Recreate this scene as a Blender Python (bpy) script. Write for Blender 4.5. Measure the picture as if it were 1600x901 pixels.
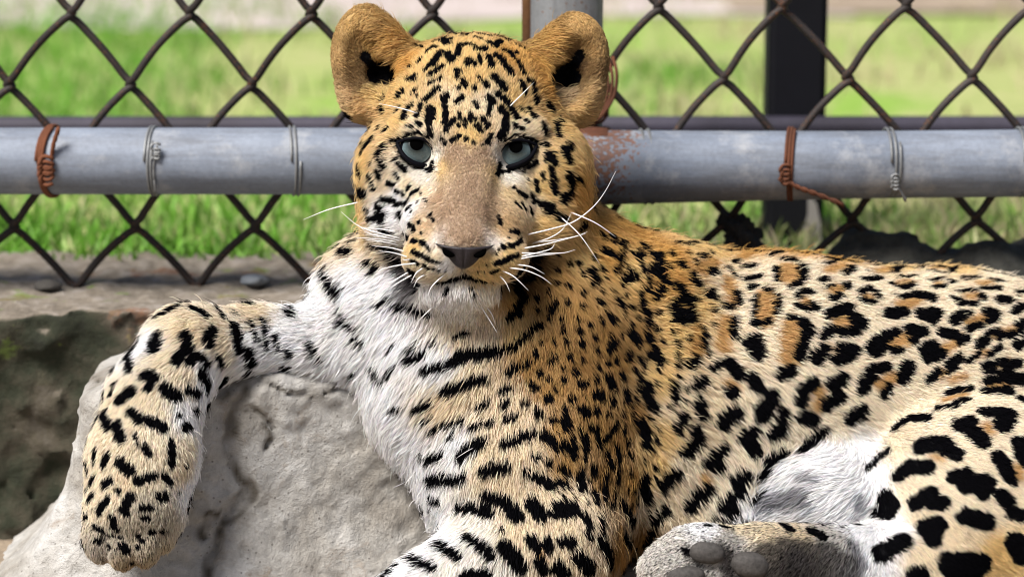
import bpy, bmesh, math, random
import numpy as np
from mathutils import Vector, Matrix
from mathutils.bvhtree import BVHTree

# ------------------------------------------------------------------ scene, camera, light
sc = bpy.context.scene
for o in list(bpy.data.objects):
    bpy.data.objects.remove(o)
COL = sc.collection
S = 0.9 / 1600.0                      # one unit of the modelling grid in metres
DIST = 2.5
D = DIST / S
PITCH = math.radians(12.0)
F = Vector((0.0, 0.0, 0.2636))        # point the lens is focused on: between the leopard's eyes
RIGHT = Vector((1, 0, 0))
UP = Vector((0, math.sin(PITCH), math.cos(PITCH)))
TOW = Vector((0, -math.cos(PITCH), math.sin(PITCH)))
cam_d = bpy.data.cameras.new('camera')
cam = bpy.data.objects.new('camera', cam_d)
COL.objects.link(cam)
cam.location = F + TOW * DIST
cam.rotation_euler = (math.pi / 2 - PITCH, 0, 0)
cam_d.lens = 100.0
cam_d.sensor_width = 36.0
cam_d.clip_start = 0.05
cam_d.clip_end = 500.0
cam_d.dof.use_dof = True
cam_d.dof.focus_distance = DIST - 0.03
cam_d.dof.aperture_fstop = 3.4
sc.camera = cam

world = bpy.data.worlds.new('World')
sc.world = world
world.use_nodes = True
wn = world.node_tree
bg = wn.nodes['Background']
sky = wn.nodes.new('ShaderNodeTexSky')
sky.sky_type = 'NISHITA'
sky.sun_disc = False
SUN_EL, SUN_AZ = math.radians(55), math.radians(-46)   # azimuth measured from the camera's side, to the left
sky.sun_elevation = SUN_EL
sky.dust_density = 3.0
sky.air_density = 1.0
sky.ozone_density = 1.0
sun_dir = Vector((math.sin(SUN_AZ) * math.cos(SUN_EL), -math.cos(SUN_AZ) * math.cos(SUN_EL), math.sin(SUN_EL)))  # towards the sun
sky.sun_rotation = math.atan2(sun_dir.x, sun_dir.y)
wn.links.new(sky.outputs[0], bg.inputs[0])
bg.inputs[1].default_value = 0.055
sun_d = bpy.data.lights.new('sun', 'SUN')
sun_d.energy = 4.2
sun_d.angle = math.radians(24)
sun_d.color = (1.0, 0.95, 0.88)
sun = bpy.data.objects.new('sun', sun_d)
COL.objects.link(sun)
sun.rotation_euler = (-sun_dir).to_track_quat('-Z', 'Y').to_euler()
sc.view_settings.view_transform = 'Standard'
sc.view_settings.look = 'None'
sc.view_settings.exposure = 0.7
sc.view_settings.gamma = 1.0
sc.view_settings.use_curve_mapping = False
sc.cycles.use_denoising = True
sc.cycles.denoising_prefilter = 'ACCURATE'
sc.cycles.filter_width = 1.05
sc.cycles.max_bounces = 8
sc.cycles.diffuse_bounces = 4
sc.cycles.transparent_max_bounces = 8
sc.cycles_curves.shape = 'RIBBONS'
sc.cycles_curves.subdivisions = 2

rng = np.random.default_rng(7)
random.seed(7)
# ------------------------------------------------------------------ helpers
def P(px, py, z):
    """grid point (right, up, toward the lens) of a spot seen at px, py and z units nearer than the focus plane"""
    k = (D - z) / D
    return np.array(((px - 800.0) * k, (450.5 - py) * k, z))

R3 = np.array([[RIGHT.x, RIGHT.y, RIGHT.z], [UP.x, UP.y, UP.z], [TOW.x, TOW.y, TOW.z]])
F3 = np.array(F)

def to_world(a):
    a = np.asarray(a, dtype=np.float64)
    return F3 + (a * S) @ R3

def W(px, py, z):
    return Vector(to_world(P(px, py, z)))

CAMP = np.array(cam.location)

def ray(px, py):
    v = np.array(to_world(P(px, py, 0.0))) - CAMP
    return v / np.linalg.norm(v)

def on_y(px, py, y):
    r = ray(px, py)
    return Vector(CAMP + r * ((y - CAMP[1]) / r[1]))

def on_z(px, py, z):
    r = ray(px, py)
    return Vector(CAMP + r * ((z - CAMP[2]) / r[2]))

def vnoise(p, seed=0):
    """value noise in -1..1 at the points p (n,3)"""
    p = np.asarray(p, dtype=np.float32)
    i = np.floor(p).astype(np.int64)
    f = p - i
    f = f * f * (3 - 2 * f)
    def h(x, y, z):
        n = (x * 374761393 + y * 668265263 + z * 2147483647 + seed * 1274126177) & 0xFFFFFFFF
        n = ((n ^ (n >> 13)) * 1274126177) & 0xFFFFFFFF
        n = n ^ (n >> 16)
        return (n & 0xFFFF).astype(np.float32) / 32767.5 - 1.0
    x, y, z = i[:, 0], i[:, 1], i[:, 2]
    fx, fy, fz = f[:, 0], f[:, 1], f[:, 2]
    r = 0
    for dx in (0, 1):
        wx = fx if dx else 1 - fx
        for dy in (0, 1):
            wy = fy if dy else 1 - fy
            for dz in (0, 1):
                wz = fz if dz else 1 - fz
                r = r + wx * wy * wz * h(x + dx, y + dy, z + dz)
    return r

def fbm(p, octaves=4, seed=0):
    r, a, s = 0, 1.0, 0
    q = np.asarray(p, dtype=np.float32)
    for k in range(octaves):
        r = r + a * vnoise(q, seed + k)
        s += a
        a *= 0.5
        q = q * 2.03 + 11.7
    return r / s

def tag(o, label=None, cat=None, group=None, kind=None):
    if label: o['label'] = label
    if cat: o['category'] = cat
    if group: o['group'] = group
    if kind: o['kind'] = kind
    return o

def empty(name, loc=(0, 0, 0)):
    o = bpy.data.objects.new(name, None)
    o.location = loc
    o.empty_display_size = 0.05
    COL.objects.link(o)
    return o

def link(o, parent=None):
    COL.objects.link(o)
    if parent is not None:
        o.parent = parent
        o.matrix_parent_inverse = Matrix.Translation(-Vector(parent.location)) if parent.parent is None else Matrix.Identity(4)
    return o

def mesh_obj(name, verts, faces, mat, parent=None, smooth=True):
    me = bpy.data.meshes.new(name)
    me.from_pydata([tuple(v) for v in verts], [], [tuple(f) for f in faces])
    if smooth:
        me.polygons.foreach_set('use_smooth', [True] * len(me.polygons))
    me.update()
    o = bpy.data.objects.new(name, me)
    if mat: me.materials.append(mat)
    return link(o, parent)

def np_mesh(name, verts, quads, smooth=True):
    """fast mesh from arrays; quads (n,4) or triangles (n,3)"""
    me = bpy.data.meshes.new(name)
    n, m, w = len(verts), len(quads), quads.shape[1]
    me.vertices.add(n)
    me.vertices.foreach_set('co', np.asarray(verts, dtype=np.float32).ravel())
    me.loops.add(m * w)
    me.loops.foreach_set('vertex_index', np.asarray(quads, dtype=np.int32).ravel())
    me.polygons.add(m)
    me.polygons.foreach_set('loop_start', np.arange(0, m * w, w, dtype=np.int32))
    me.polygons.foreach_set('use_smooth', np.full(m, smooth))
    me.update(calc_edges=True)
    return me

def tube(pts, radius, seg=10, caps=True):
    """tube along world points; radius number or list. returns verts, faces"""
    pts = [Vector(p) for p in pts]
    n = len(pts)
    rad = radius if isinstance(radius, (list, tuple, np.ndarray)) else [radius] * n
    vs, fs = [], []
    t = (pts[1] - pts[0]).normalized()
    ref = Vector((0, 0, 1)) if abs(t.z) < 0.9 else Vector((1, 0, 0))
    u = t.cross(ref).normalized()
    for i, p in enumerate(pts):
        if i == 0: t = (pts[1] - pts[0])
        elif i == n - 1: t = (pts[-1] - pts[-2])
        else: t = (pts[i + 1] - pts[i - 1])
        t.normalize()
        u = (u - t * u.dot(t)).normalized()
        v = t.cross(u)
        for k in range(seg):
            a = 2 * math.pi * k / seg
            vs.append(p + (u * math.cos(a) + v * math.sin(a)) * rad[i])
    for i in range(n - 1):
        for k in range(seg):
            k2 = (k + 1) % seg
            fs.append((i * seg + k, i * seg + k2, (i + 1) * seg + k2, (i + 1) * seg + k))
    if caps:
        fs.append(tuple(range(seg - 1, -1, -1)))
        fs.append(tuple((n - 1) * seg + k for k in range(seg)))
    return vs, fs

def catmull(pts, sub=6):
    pts = [np.array(p, dtype=float) for p in pts]
    q = [2 * pts[0] - pts[1]] + pts + [2 * pts[-1] - pts[-2]]
    out = []
    for i in range(1, len(q) - 2):
        for s in range(sub):
            t = s / sub
            a, b, c, d = q[i - 1], q[i], q[i + 1], q[i + 2]
            out.append(0.5 * (2 * b + (c - a) * t + (2 * a - 5 * b + 4 * c - d) * t * t + (3 * b - a - 3 * c + d) * t ** 3))
    out.append(pts[-1])
    return out

# ---- smooth solids on a sparse grid
def d_ell(p, c, r, rot=None):
    q = p - c
    if rot is not None: q = q @ rot
    r = np.asarray(r, dtype=np.float32)
    k0 = np.sqrt(((q / r) ** 2).sum(1)) + 1e-6
    k1 = np.sqrt(((q / (r * r)) ** 2).sum(1)) + 1e-9
    return k0 * (k0 - 1) / k1

def d_cone(p, a, ra, b, rb):
    ab = b - a
    t = np.clip(((p - a) @ ab) / (ab @ ab), 0, 1)
    return np.sqrt(((p - a - t[:, None] * ab) ** 2).sum(1)) - (ra + (rb - ra) * t)

def smin(a, b, k):
    h = np.maximum(k - np.abs(a - b), 0) / k
    return np.minimum(a, b) - h * h * k * 0.25

def rotz(deg):
    a = math.radians(deg)
    return np.array([[math.cos(a), -math.sin(a), 0], [math.sin(a), math.cos(a), 0], [0, 0, 1]], dtype=np.float32)

def roty(deg):
    a = math.radians(deg)
    return np.array([[math.cos(a), 0, math.sin(a)], [0, 1, 0], [-math.sin(a), 0, math.cos(a)]], dtype=np.float32)

def surface_nets(field, lo, hi, h, B=8):
    """field(points)->distance; returns verts (n,3), quads (m,4)"""
    lo = np.array(lo, dtype=np.float32)
    nb = np.ceil((np.array(hi) - lo) / (h * B)).astype(int)
    n = nb * B
    bi = np.stack(np.meshgrid(*[np.arange(k) for k in nb], indexing='ij'), -1).reshape(-1, 3)
    cen = lo + (bi + 0.5) * (B * h) - 0.5 * h
    dc = np.empty(len(cen), dtype=np.float32)
    for s in range(0, len(cen), 200000):
        dc[s:s + 200000] = field(cen[s:s + 200000].astype(np.float32))
    V = np.repeat(np.repeat(np.repeat(dc.reshape(nb), B, 0), B, 1), B, 2).astype(np.float32)
    act = bi[np.abs(dc) < B * h * 1.25 + 6]
    off = np.stack(np.meshgrid(*[np.arange(B)] * 3, indexing='ij'), -1).reshape(-1, 3)
    per = max(1, 250000 // len(off))
    for s in range(0, len(act), per):
        g = (act[s:s + per, None, :] * B + off[None]).reshape(-1, 3)
        V[g[:, 0], g[:, 1], g[:, 2]] = field((lo + g * h).astype(np.float32))
    sg = V < 0
    c8 = [(x, y, z) for x in (0, 1) for y in (0, 1) for z in (0, 1)]
    cnt = np.zeros(tuple(n - 1), dtype=np.int8)
    for x, y, z in c8:
        cnt += sg[x:n[0] - 1 + x, y:n[1] - 1 + y, z:n[2] - 1 + z]
    ac = np.argwhere((cnt > 0) & (cnt < 8))
    idx = np.full(tuple(n - 1), -1, dtype=np.int32)
    idx[ac[:, 0], ac[:, 1], ac[:, 2]] = np.arange(len(ac))
    vals = {c: V[ac[:, 0] + c[0], ac[:, 1] + c[1], ac[:, 2] + c[2]] for c in c8}
    acc = np.zeros((len(ac), 3), dtype=np.float32)
    num = np.zeros(len(ac), dtype=np.float32)
    for c in c8:
        for ax in range(3):
            if c[ax] == 0:
                e = list(c); e[ax] = 1; e = tuple(e)
                a, b = vals[c], vals[e]
                m = (a < 0) != (b < 0)
                t = np.where(m, a / np.where(m, a - b, 1), 0)
                pt = np.tile(np.array(c, dtype=np.float32), (len(ac), 1))
                pt[:, ax] += t
                acc[m] += pt[m]
                num[m] += 1
    verts = lo + (ac + acc / num[:, None]) * h
    quads = []
    for ax in range(3):
        o1, o2 = [k for k in range(3) if k != ax]
        sl0 = [slice(1, n[k] - 1) for k in range(3)]
        sl1 = list(sl0)
        sl0[ax] = slice(0, n[ax] - 1)
        sl1[ax] = slice(1, n[ax])
        a, b = sg[tuple(sl0)], sg[tuple(sl1)]
        e = np.argwhere(a != b)
        base = e.copy()
        for k in (o1, o2): base[:, k] += 1
        inside = a[e[:, 0], e[:, 1], e[:, 2]]
        def cell(d1, d2):
            q = base.copy(); q[:, o1] -= d1; q[:, o2] -= d2
            return idx[q[:, 0], q[:, 1], q[:, 2]]
        q = np.stack([cell(0, 0), cell(1, 0), cell(1, 1), cell(0, 1)], 1)
        flip = inside if ax != 1 else ~inside
        q[~flip] = q[~flip][:, ::-1]
        quads.append(q)
    quads = np.concatenate(quads)
    quads = quads[(quads >= 0).all(1)]
    return verts, quads

# ---- materials
def mat_new(name):
    m = bpy.data.materials.new(name)
    m.use_nodes = True
    nt = m.node_tree
    return m, nt, nt.nodes['Principled BSDF']

def N(nt, typ, **kw):
    n = nt.nodes.new(typ)
    for k, v in kw.items():
        if k in n.inputs: n.inputs[k].default_value = v
        else: setattr(n, k, v)
    return n

def ramp(nt, fac, stops):
    r = nt.nodes.new('ShaderNodeValToRGB')
    el = r.color_ramp.elements
    while len(el) < len(stops): el.new(0.5)
    for e, (p, c) in zip(el, stops):
        e.position = p
        e.color = (*c, 1) if len(c) == 3 else c
    nt.links.new(fac, r.inputs[0])
    return r

def mixc(nt, fac, a, b, mode='MIX'):
    m = nt.nodes.new('ShaderNodeMix')
    m.data_type = 'RGBA'
    m.blend_type = mode
    for sock, v in ((0, fac), (6, a), (7, b)):
        if isinstance(v, (int, float)): m.inputs[sock].default_value = v
        elif isinstance(v, tuple): m.inputs[sock].default_value = (*v, 1) if len(v) == 3 else v
        else: nt.links.new(v, m.inputs[sock])
    return m.outputs[2]

def plain(name, col, rough=0.5, **kw):
    m, nt, b = mat_new(name)
    b.inputs['Base Color'].default_value = (*col, 1)
    b.inputs['Roughness'].default_value = rough
    for k, v in kw.items():
        b.inputs[k].default_value = v
    return m
# ------------------------------------------------------------------ the setting
def grid_mesh(name, x0, x1, y0, y1, z, mat, nx=2, ny=2, fn=None):
    vs = [(x0 + (x1 - x0) * i / nx, y0 + (y1 - y0) * j / ny, z) for j in range(ny + 1) for i in range(nx + 1)]
    if fn: vs = [fn(*v) for v in vs]
    fs = [(j * (nx + 1) + i, j * (nx + 1) + i + 1, (j + 1) * (nx + 1) + i + 1, (j + 1) * (nx + 1) + i) for j in range(ny) for i in range(nx)]
    return mesh_obj(name, vs, fs, mat)

YF = 0.268            # line of the chain-link fence
LAWN = 0.192
CURB = 0.210

# soil in front
m_soil, nt, b = mat_new('sandy_soil')
tc = N(nt, 'ShaderNodeTexCoord')
n1 = N(nt, 'ShaderNodeTexNoise', Scale=14.0, Detail=8.0, Roughness=0.65)
n2 = N(nt, 'ShaderNodeTexNoise', Scale=160.0, Detail=5.0)
for n_ in (n1, n2): nt.links.new(tc.outputs['Object'], n_.inputs['Vector'])
c1 = ramp(nt, n1.outputs['Fac'], [(0.3, (.16, .12, .085)), (0.7, (.36, .29, .21))])
nt.links.new(mixc(nt, 0.4, c1.outputs[0], n2.outputs['Fac'], 'OVERLAY'), b.inputs['Base Color'])
bp = N(nt, 'ShaderNodeBump', Strength=0.6, Distance=0.006)
nt.links.new(n2.outputs['Fac'], bp.inputs['Height']); nt.links.new(bp.outputs[0], b.inputs['Normal'])
b.inputs['Roughness'].default_value = 0.95
def gz(x, y, z):
    return (x, y, z + (0.008 * math.sin(x * 9 + y * 4) + 0.006 * math.sin(x * 23 - y * 17) if abs(x) < 3 and abs(y) < 3 else 0) - 0.008)
vs, fs = [], []
gx = [-200, -60, -20, -8, -3] + [-2 + 4 * i / 60 for i in range(61)] + [3, 8, 20, 60, 200]
gy = [-200, -60, -20, -8, -4] + [-2 + 2.6 * i / 40 for i in range(41)] + [2, 8, 30, 80, 200]
for y in gy:
    for x in gx: vs.append(gz(x, y, 0.0))
for j in range(len(gy) - 1):
    for i in range(len(gx) - 1):
        a = j * len(gx) + i
        fs.append((a, a + 1, a + 1 + len(gx), a + len(gx)))
tag(mesh_obj('ground', vs, fs, m_soil), kind='structure')

# lawn terrain behind the fence
m_lawn, nt, b = mat_new('lawn_soil')
tc = N(nt, 'ShaderNodeTexCoord')
n1 = N(nt, 'ShaderNodeTexNoise', Scale=1.7, Detail=4.0, Roughness=0.6)
n2 = N(nt, 'ShaderNodeTexNoise', Scale=26.0, Detail=6.0, Roughness=0.7)
for n_ in (n1, n2): nt.links.new(tc.outputs['Object'], n_.inputs['Vector'])
c1 = ramp(nt, n1.outputs['Fac'], [(0.40, (.17, .30, .05)), (0.54, (.40, .33, .21))])
c2 = ramp(nt, n2.outputs['Fac'], [(0.3, (.10, .20, .025)), (0.5, (.22, .36, .06)), (0.72, (.50, .42, .27))])
nt.links.new(mixc(nt, 0.55, c1.outputs[0], c2.outputs[0]), b.inputs['Base Color'])
b.inputs['Roughness'].default_value = 1.0
b.inputs['Specular IOR Level'].default_value = 0.1
tag(grid_mesh('lawn_terrain', -80, 80, 0.38, 160, LAWN, m_lawn, 40, 40), kind='structure')
m_path, nt, b = mat_new('pale_earth')
tc = N(nt, 'ShaderNodeTexCoord')
n1 = N(nt, 'ShaderNodeTexNoise', Scale=3.0, Detail=7.0, Roughness=0.6)
nt.links.new(tc.outputs['Object'], n1.inputs['Vector'])
c1 = ramp(nt, n1.outputs['Fac'], [(0.3, (.36, .30, .28)), (0.7, (.56, .50, .485))])
nt.links.new(c1.outputs[0], b.inputs['Base Color'])
b.inputs['Roughness'].default_value = 0.95
def wav(x, y, z): return (x, y + (0.10 * math.sin(x * 2.3) + 0.05 * math.sin(x * 5.1 + 1) if y < 3.5 else 0), z)
tag(grid_mesh('path', -60, 0.62, 2.62, 5.6, LAWN + 0.004, m_path, 240, 8, wav), kind='structure')
m_path2, nt, b = mat_new('dry_earth')
tc = N(nt, 'ShaderNodeTexCoord')
n1 = N(nt, 'ShaderNodeTexNoise', Scale=5.0, Detail=7.0, Roughness=0.65)
nt.links.new(tc.outputs['Object'], n1.inputs['Vector'])
c1 = ramp(nt, n1.outputs['Fac'], [(0.3, (.17, .12, .08)), (0.7, (.40, .33, .25))])
nt.links.new(c1.outputs[0], b.inputs['Base Color'])
b.inputs['Roughness'].default_value = 0.95
tag(grid_mesh('bare_soil', 0.40, 60, 2.66, 5.8, LAWN + 0.008, m_path2, 240, 8, wav), kind='structure')

# grass blades: nobody could count them
def grass():
    n = 62000
    y = YF + 0.13 + (rng.random(n) ** 1.5) * 3.3
    x = (rng.random(n) - 0.5) * 2 * (0.75 + 0.42 * (y + 2.2)) + 0.0
    p = np.stack([x, y, np.zeros(n)], 1)
    dens = vnoise(p * np.array((3.2, 3.2, 1)), 31) * 0.6 + vnoise(p * np.array((9, 9, 1)), 32) * 0.4 - 0.26 * np.clip(x + 0.1, -0.6, 0.9) - 0.4 * np.clip(y - 1.5, 0, 2)
    keep = dens > rng.uniform(-0.75, 0.15, n)
    x, y, dens = x[keep], y[keep], dens[keep]
    n = len(x)
    h = rng.uniform(0.015, 0.042, n)
    a = rng.uniform(0, 6.283, n)
    lean = rng.uniform(0.2, 0.9, n) * h
    la = rng.uniform(0, 6.283, n)
    wd = rng.uniform(0.0016, 0.0034, n)
    bx, by = np.cos(a) * wd, np.sin(a) * wd
    lx, ly = np.cos(la) * lean, np.sin(la) * lean
    z0 = np.full(n, LAWN - 0.002)
    v = np.stack([np.stack([x - bx, y - by, z0], 1), np.stack([x + bx, y + by, z0], 1),
                  np.stack([x + bx * .8 + lx * .4, y + by * .8 + ly * .4, z0 + h * .65], 1), np.stack([x - bx * .8 + lx * .4, y - by * .8 + ly * .4, z0 + h * .65], 1),
                  np.stack([x + lx, y + ly, z0 + h], 1)], 1).reshape(-1, 3)
    i = np.arange(n)[:, None] * 5
    tri = np.concatenate([i + np.array([[0, 1, 2]]), i + np.array([[0, 2, 3]]), i + np.array([[3, 2, 4]])])
    me = np_mesh('grass', v, tri, False)
    ca = me.color_attributes.new('tint', 'FLOAT_COLOR', 'POINT')
    q = np.stack([x, y, np.zeros(n)], 1)
    dry = np.clip(0.36 - dens * 1.1 + rng.normal(size=n) * 0.28 + 0.85 * np.clip(x - 0.05, -0.25, 0.7), 0, 1)[:, None]
    col = np.array((.15, .36, .035)) * (1 - dry) + np.array((.48, .41, .26)) * dry
    col = col * rng.uniform(0.7, 1.3, (n, 1))
    col = np.repeat(col, 5, 0)
    ca.data.foreach_set('color', np.concatenate([col, np.ones((len(col), 1))], 1).astype(np.float32).ravel())
    m, nt, b = mat_new('grass_blade')
    at = N(nt, 'ShaderNodeAttribute', attribute_name='tint')
    nt.links.new(at.outputs['Color'], b.inputs['Base Color'])
    b.inputs['Roughness'].default_value = 0.6
    tr = N(nt, 'ShaderNodeBsdfTranslucent')
    nt.links.new(at.outputs['Color'], tr.inputs['Color'])
    mx = N(nt, 'ShaderNodeMixShader'); mx.inputs[0].default_value = 0.35
    nt.links.new(b.outputs[0], mx.inputs[1]); nt.links.new(tr.outputs[0], mx.inputs[2])
    nt.links.new(mx.outputs[0], nt.nodes['Material Output'].inputs['Surface'])
    me.materials.append(m)
    o = bpy.data.objects.new('grass', me)
    COL.objects.link(o)
    tag(o, 'bright green grass with straw patches growing behind the fence', 'grass', kind='stuff')
grass()

# ---- concrete kerb under the fence (units of S, world axes)
def smax(a, b, k): return -smin(-a, -b, k)
def kerb_field(p):
    x, y, z = p[:, 0], p[:, 1], p[:, 2]
    n = fbm(p / 70, 4, 41)
    nf = vnoise(p / 9, 44) * 1.6 + vnoise(p / 22, 45) * 3.0
    front = 252 - y + n * 34 + nf * 2.2
    top = z - CURB / S - n * 12 - nf * 1.3
    # heap of dark spoil that has washed over the kerb at the right
    hx = np.clip((x - 500) / 90, 0, 1)
    heap = 96 * hx * np.exp(-((y - 500) / 90) ** 2) * (0.80 + 0.45 * vnoise(np.stack([x / 75, y / 90, z * 0], 1), 46)) + 9 * hx * vnoise(p / 16, 47)
    top = top - heap
    fl = np.clip((fbm(p / 55, 4, 48) - 0.04) / 0.05, 0, 1) * 7
    front = front - fl
    top = top - fl * 0.45
    back = y - 760
    return smax(smax(front, top, 20), back, 10) * 0.8
kv, kq = surface_nets(kerb_field, (-1300, 150, -40), (1500, 800, 520), 9.0)
m_kerb, nt, b = mat_new('kerb_concrete')
tc = N(nt, 'ShaderNodeTexCoord'); geo = N(nt, 'ShaderNodeNewGeometry'); sx = N(nt, 'ShaderNodeSeparateXYZ'); so = N(nt, 'ShaderNodeSeparateXYZ')
nt.links.new(geo.outputs['Normal'], sx.inputs[0]); nt.links.new(tc.outputs['Object'], so.inputs[0])
n1 = N(nt, 'ShaderNodeTexNoise', Scale=11.0, Detail=9.0, Roughness=0.65)
n2 = N(nt, 'ShaderNodeTexNoise', Scale=55.0, Detail=8.0, Roughness=0.7)
n3 = N(nt, 'ShaderNodeTexNoise', Scale=22.0, Detail=5.0, Roughness=0.6)
for n_ in (n1, n2, n3): nt.links.new(tc.outputs['Object'], n_.inputs['Vector'])
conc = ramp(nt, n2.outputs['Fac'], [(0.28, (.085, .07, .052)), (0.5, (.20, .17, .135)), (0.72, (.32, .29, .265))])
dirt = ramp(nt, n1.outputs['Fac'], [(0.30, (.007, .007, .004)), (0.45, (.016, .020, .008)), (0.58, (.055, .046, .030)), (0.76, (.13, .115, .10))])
moss = ramp(nt, n3.outputs['Fac'], [(0.0, (.09, .17, .02)), (1.0, (.16, .24, .03))])
rust = mixc(nt, 0.0, (.20, .085, .045), (.2, .1, .05))
# weathered dark skin on the face of the kerb, bare concrete on its tread
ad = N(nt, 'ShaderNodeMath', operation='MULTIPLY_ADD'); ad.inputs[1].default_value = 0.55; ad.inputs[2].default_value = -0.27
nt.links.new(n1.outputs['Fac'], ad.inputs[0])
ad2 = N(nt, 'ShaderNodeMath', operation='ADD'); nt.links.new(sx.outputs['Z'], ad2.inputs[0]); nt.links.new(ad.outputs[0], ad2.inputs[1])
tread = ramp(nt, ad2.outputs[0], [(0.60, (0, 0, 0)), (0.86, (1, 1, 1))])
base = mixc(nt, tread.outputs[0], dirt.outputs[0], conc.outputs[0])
mm = ramp(nt, n3.outputs['Fac'], [(0.60, (0, 0, 0)), (0.68, (1, 1, 1))])
mz = N(nt, 'ShaderNodeMapRange'); mz.inputs['From Min'].default_value = CURB - 0.07; mz.inputs['From Max'].default_value = CURB - 0.01
nt.links.new(so.outputs['Z'], mz.inputs['Value'])
mf = N(nt, 'ShaderNodeMath', operation='MULTIPLY'); nt.links.new(mm.outputs[0], mf.inputs[0]); nt.links.new(mz.outputs[0], mf.inputs[1])
base = mixc(nt, mf.outputs[0], base, moss.outputs[0])
rr = ramp(nt, n1.outputs['Fac'], [(0.60, (0, 0, 0)), (0.66, (1, 1, 1))])
rf = N(nt, 'ShaderNodeMath', operation='MULTIPLY'); nt.links.new(rr.outputs[0], rf.inputs[0]); nt.links.new(mz.outputs[0], rf.inputs[1])
base = mixc(nt, rf.outputs[0], base, (.17, .09, .055))
# spoil heap is dark earth
hm = N(nt, 'ShaderNodeMapRange'); hm.inputs['From Min'].default_value = 0.20; hm.inputs['From Max'].default_value = 0.28
nt.links.new(so.outputs['X'], hm.inputs['Value'])
earth = ramp(nt, n2.outputs['Fac'], [(0.3, (.016, .016, .015)), (0.6, (.05, .05, .042)), (0.8, (.12, .12, .115))])
base = mixc(nt, hm.outputs[0], base, earth.outputs[0])
nt.links.new(base, b.inputs['Base Color'])
bp = N(nt, 'ShaderNodeBump', Strength=0.9, Distance=0.006)
nt.links.new(n2.outputs['Fac'], bp.inputs['Height']); nt.links.new(bp.outputs[0], b.inputs['Normal'])
b.inputs['Roughness'].default_value = 0.9
me = np_mesh('concrete_kerb', kv * S, kq); me.materials.append(m_kerb)
o = bpy.data.objects.new('concrete_kerb', me); COL.objects.link(o)
tag(o, 'weathered mossy concrete kerb running along under the chain link fence', 'kerb')

# small loose stones on the kerb
def stone(px, py, r, col, lab):
    c = on_z(px, py, CURB + r * 0.45)
    bm = bmesh.new(); bmesh.ops.create_icosphere(bm, subdivisions=3, radius=r)
    q = np.array([v.co for v in bm.verts])
    d = fbm(q / r * 1.3 + px, 3, 60)
    for v, k in zip(bm.verts, d):
        v.co = v.co * (1 + 0.32 * k); v.co.z *= 0.55; v.co.x *= 1.25
    me = bpy.data.meshes.new('stone'); bm.to_mesh(me); bm.free()
    me.polygons.foreach_set('use_smooth', [True] * len(me.polygons))
    m, nt, b = mat_new('stone_' + str(px))
    nz = N(nt, 'ShaderNodeTexNoise', Scale=90.0, Detail=6.0)
    cr = ramp(nt, nz.outputs['Fac'], [(0.3, tuple(c_ * 0.6 for c_ in col)), (0.7, col)])
    nt.links.new(cr.outputs[0], b.inputs['Base Color']); b.inputs['Roughness'].default_value = 0.9
    me.materials.append(m)
    o = bpy.data.objects.new('stone', me); o.location = c; COL.objects.link(o)
    tag(o, lab, 'stone')
stone(396, 437, 0.011, (.30, .33, .37), 'small pale bluish stone lying on the kerb below the fence')
stone(74, 446, 0.011, (.06, .055, .05), 'dark lump of spoil at the foot of the fence on the kerb')

# ---- pale concrete block under the leopard's foreleg (units of S, world axes)
GROUND0 = 0.0
def wS(px, py, z): return np.array(W(px, py, z)) / S
CRACKS = [([(395, 598), (372, 640), (362, 690), (372, 735), (392, 770), (360, 800), (338, 850), (330, 905)], 10, 15), ([(372, 640), (400, 640), (425, 668), (415, 700)], 5, 9), ([(405, 590), (450, 612), (500, 615), (545, 600)], 4, 8), ([(120, 574), (140, 586), (165, 590)], 2.5, 6), ([(340, 610), (365, 600), (400, 590)], 9, 12), ([(345, 800), (322, 815), (318, 840)], 6, 10)]
def block_front(x):
    return -52 + np.maximum(x + 470, 0) * 0.40 + np.maximum(-(x + 600), 0) * 0.25
CR_W = []
CRACKS_TR = []
def block_field(p):
    x, y, z = p[:, 0], p[:, 1], p[:, 2]
    t = np.exp(-np.maximum(z, 0) / 105)
    n = fbm(p / 95, 4, 71)
    left = -672 - 160 * t - x
    right = x - 20
    front = block_front(x) - 70 * t - y
    back = y - 246
    top = z - 328 - 0.03 * (x + 400) + np.maximum(-(x + 610), 0) * 0.35
    d = smax(smax(left, front, 70), smax(right, back, 20), 40)
    d = smax(d, top, 18)
    d = d + n * 7 + vnoise(p / 17, 75) * 2.0 + np.abs(vnoise(p / 34, 76)) * 3.0
    d = d - np.clip((fbm(p / 80, 5, 77) - 0.02) / 0.035, 0, 1) * 3.0 - np.clip((fbm(p / 40, 4, 78) - 0.12) / 0.05, 0, 1) * 1.5
    if len(CR_W):
        mx = CR_W[0][0]; o_ = np.argsort(mx[:, 2])
        xc = np.interp(z, mx[o_, 2], mx[o_, 0]) + vnoise(p / 20, 79) * 8
        d = d - 7 * np.clip((x - xc) / 6 + 0.5, 0, 1) * np.clip((320 - z) / 12, 0, 1)
    for w, rad, dep in CR_W:
        lo, hi = w.min(0) - 30, w.max(0) + 30
        m = np.flatnonzero((p > lo).all(1) & (p < hi).all(1))
        if not len(m): continue
        q = p[m] + np.stack([vnoise(p[m] / 14, 81), vnoise(p[m] / 14, 82), vnoise(p[m] / 14, 83)], 1) * 5
        best = np.full(len(m), 1e3)
        for a, b_ in zip(w[:-1], w[1:]):
            ab = b_ - a
            tt = np.clip((q - a) @ ab / (ab @ ab + 1e-6), 0, 1)
            best = np.minimum(best, np.sqrt(((q - a - tt[:, None] * ab) ** 2).sum(1)))
        g = np.clip(1 - best / (rad * 1.7), 0, 1)
        d[m] = d[m] + 1.5 * dep * g
    return d * 0.8
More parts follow.
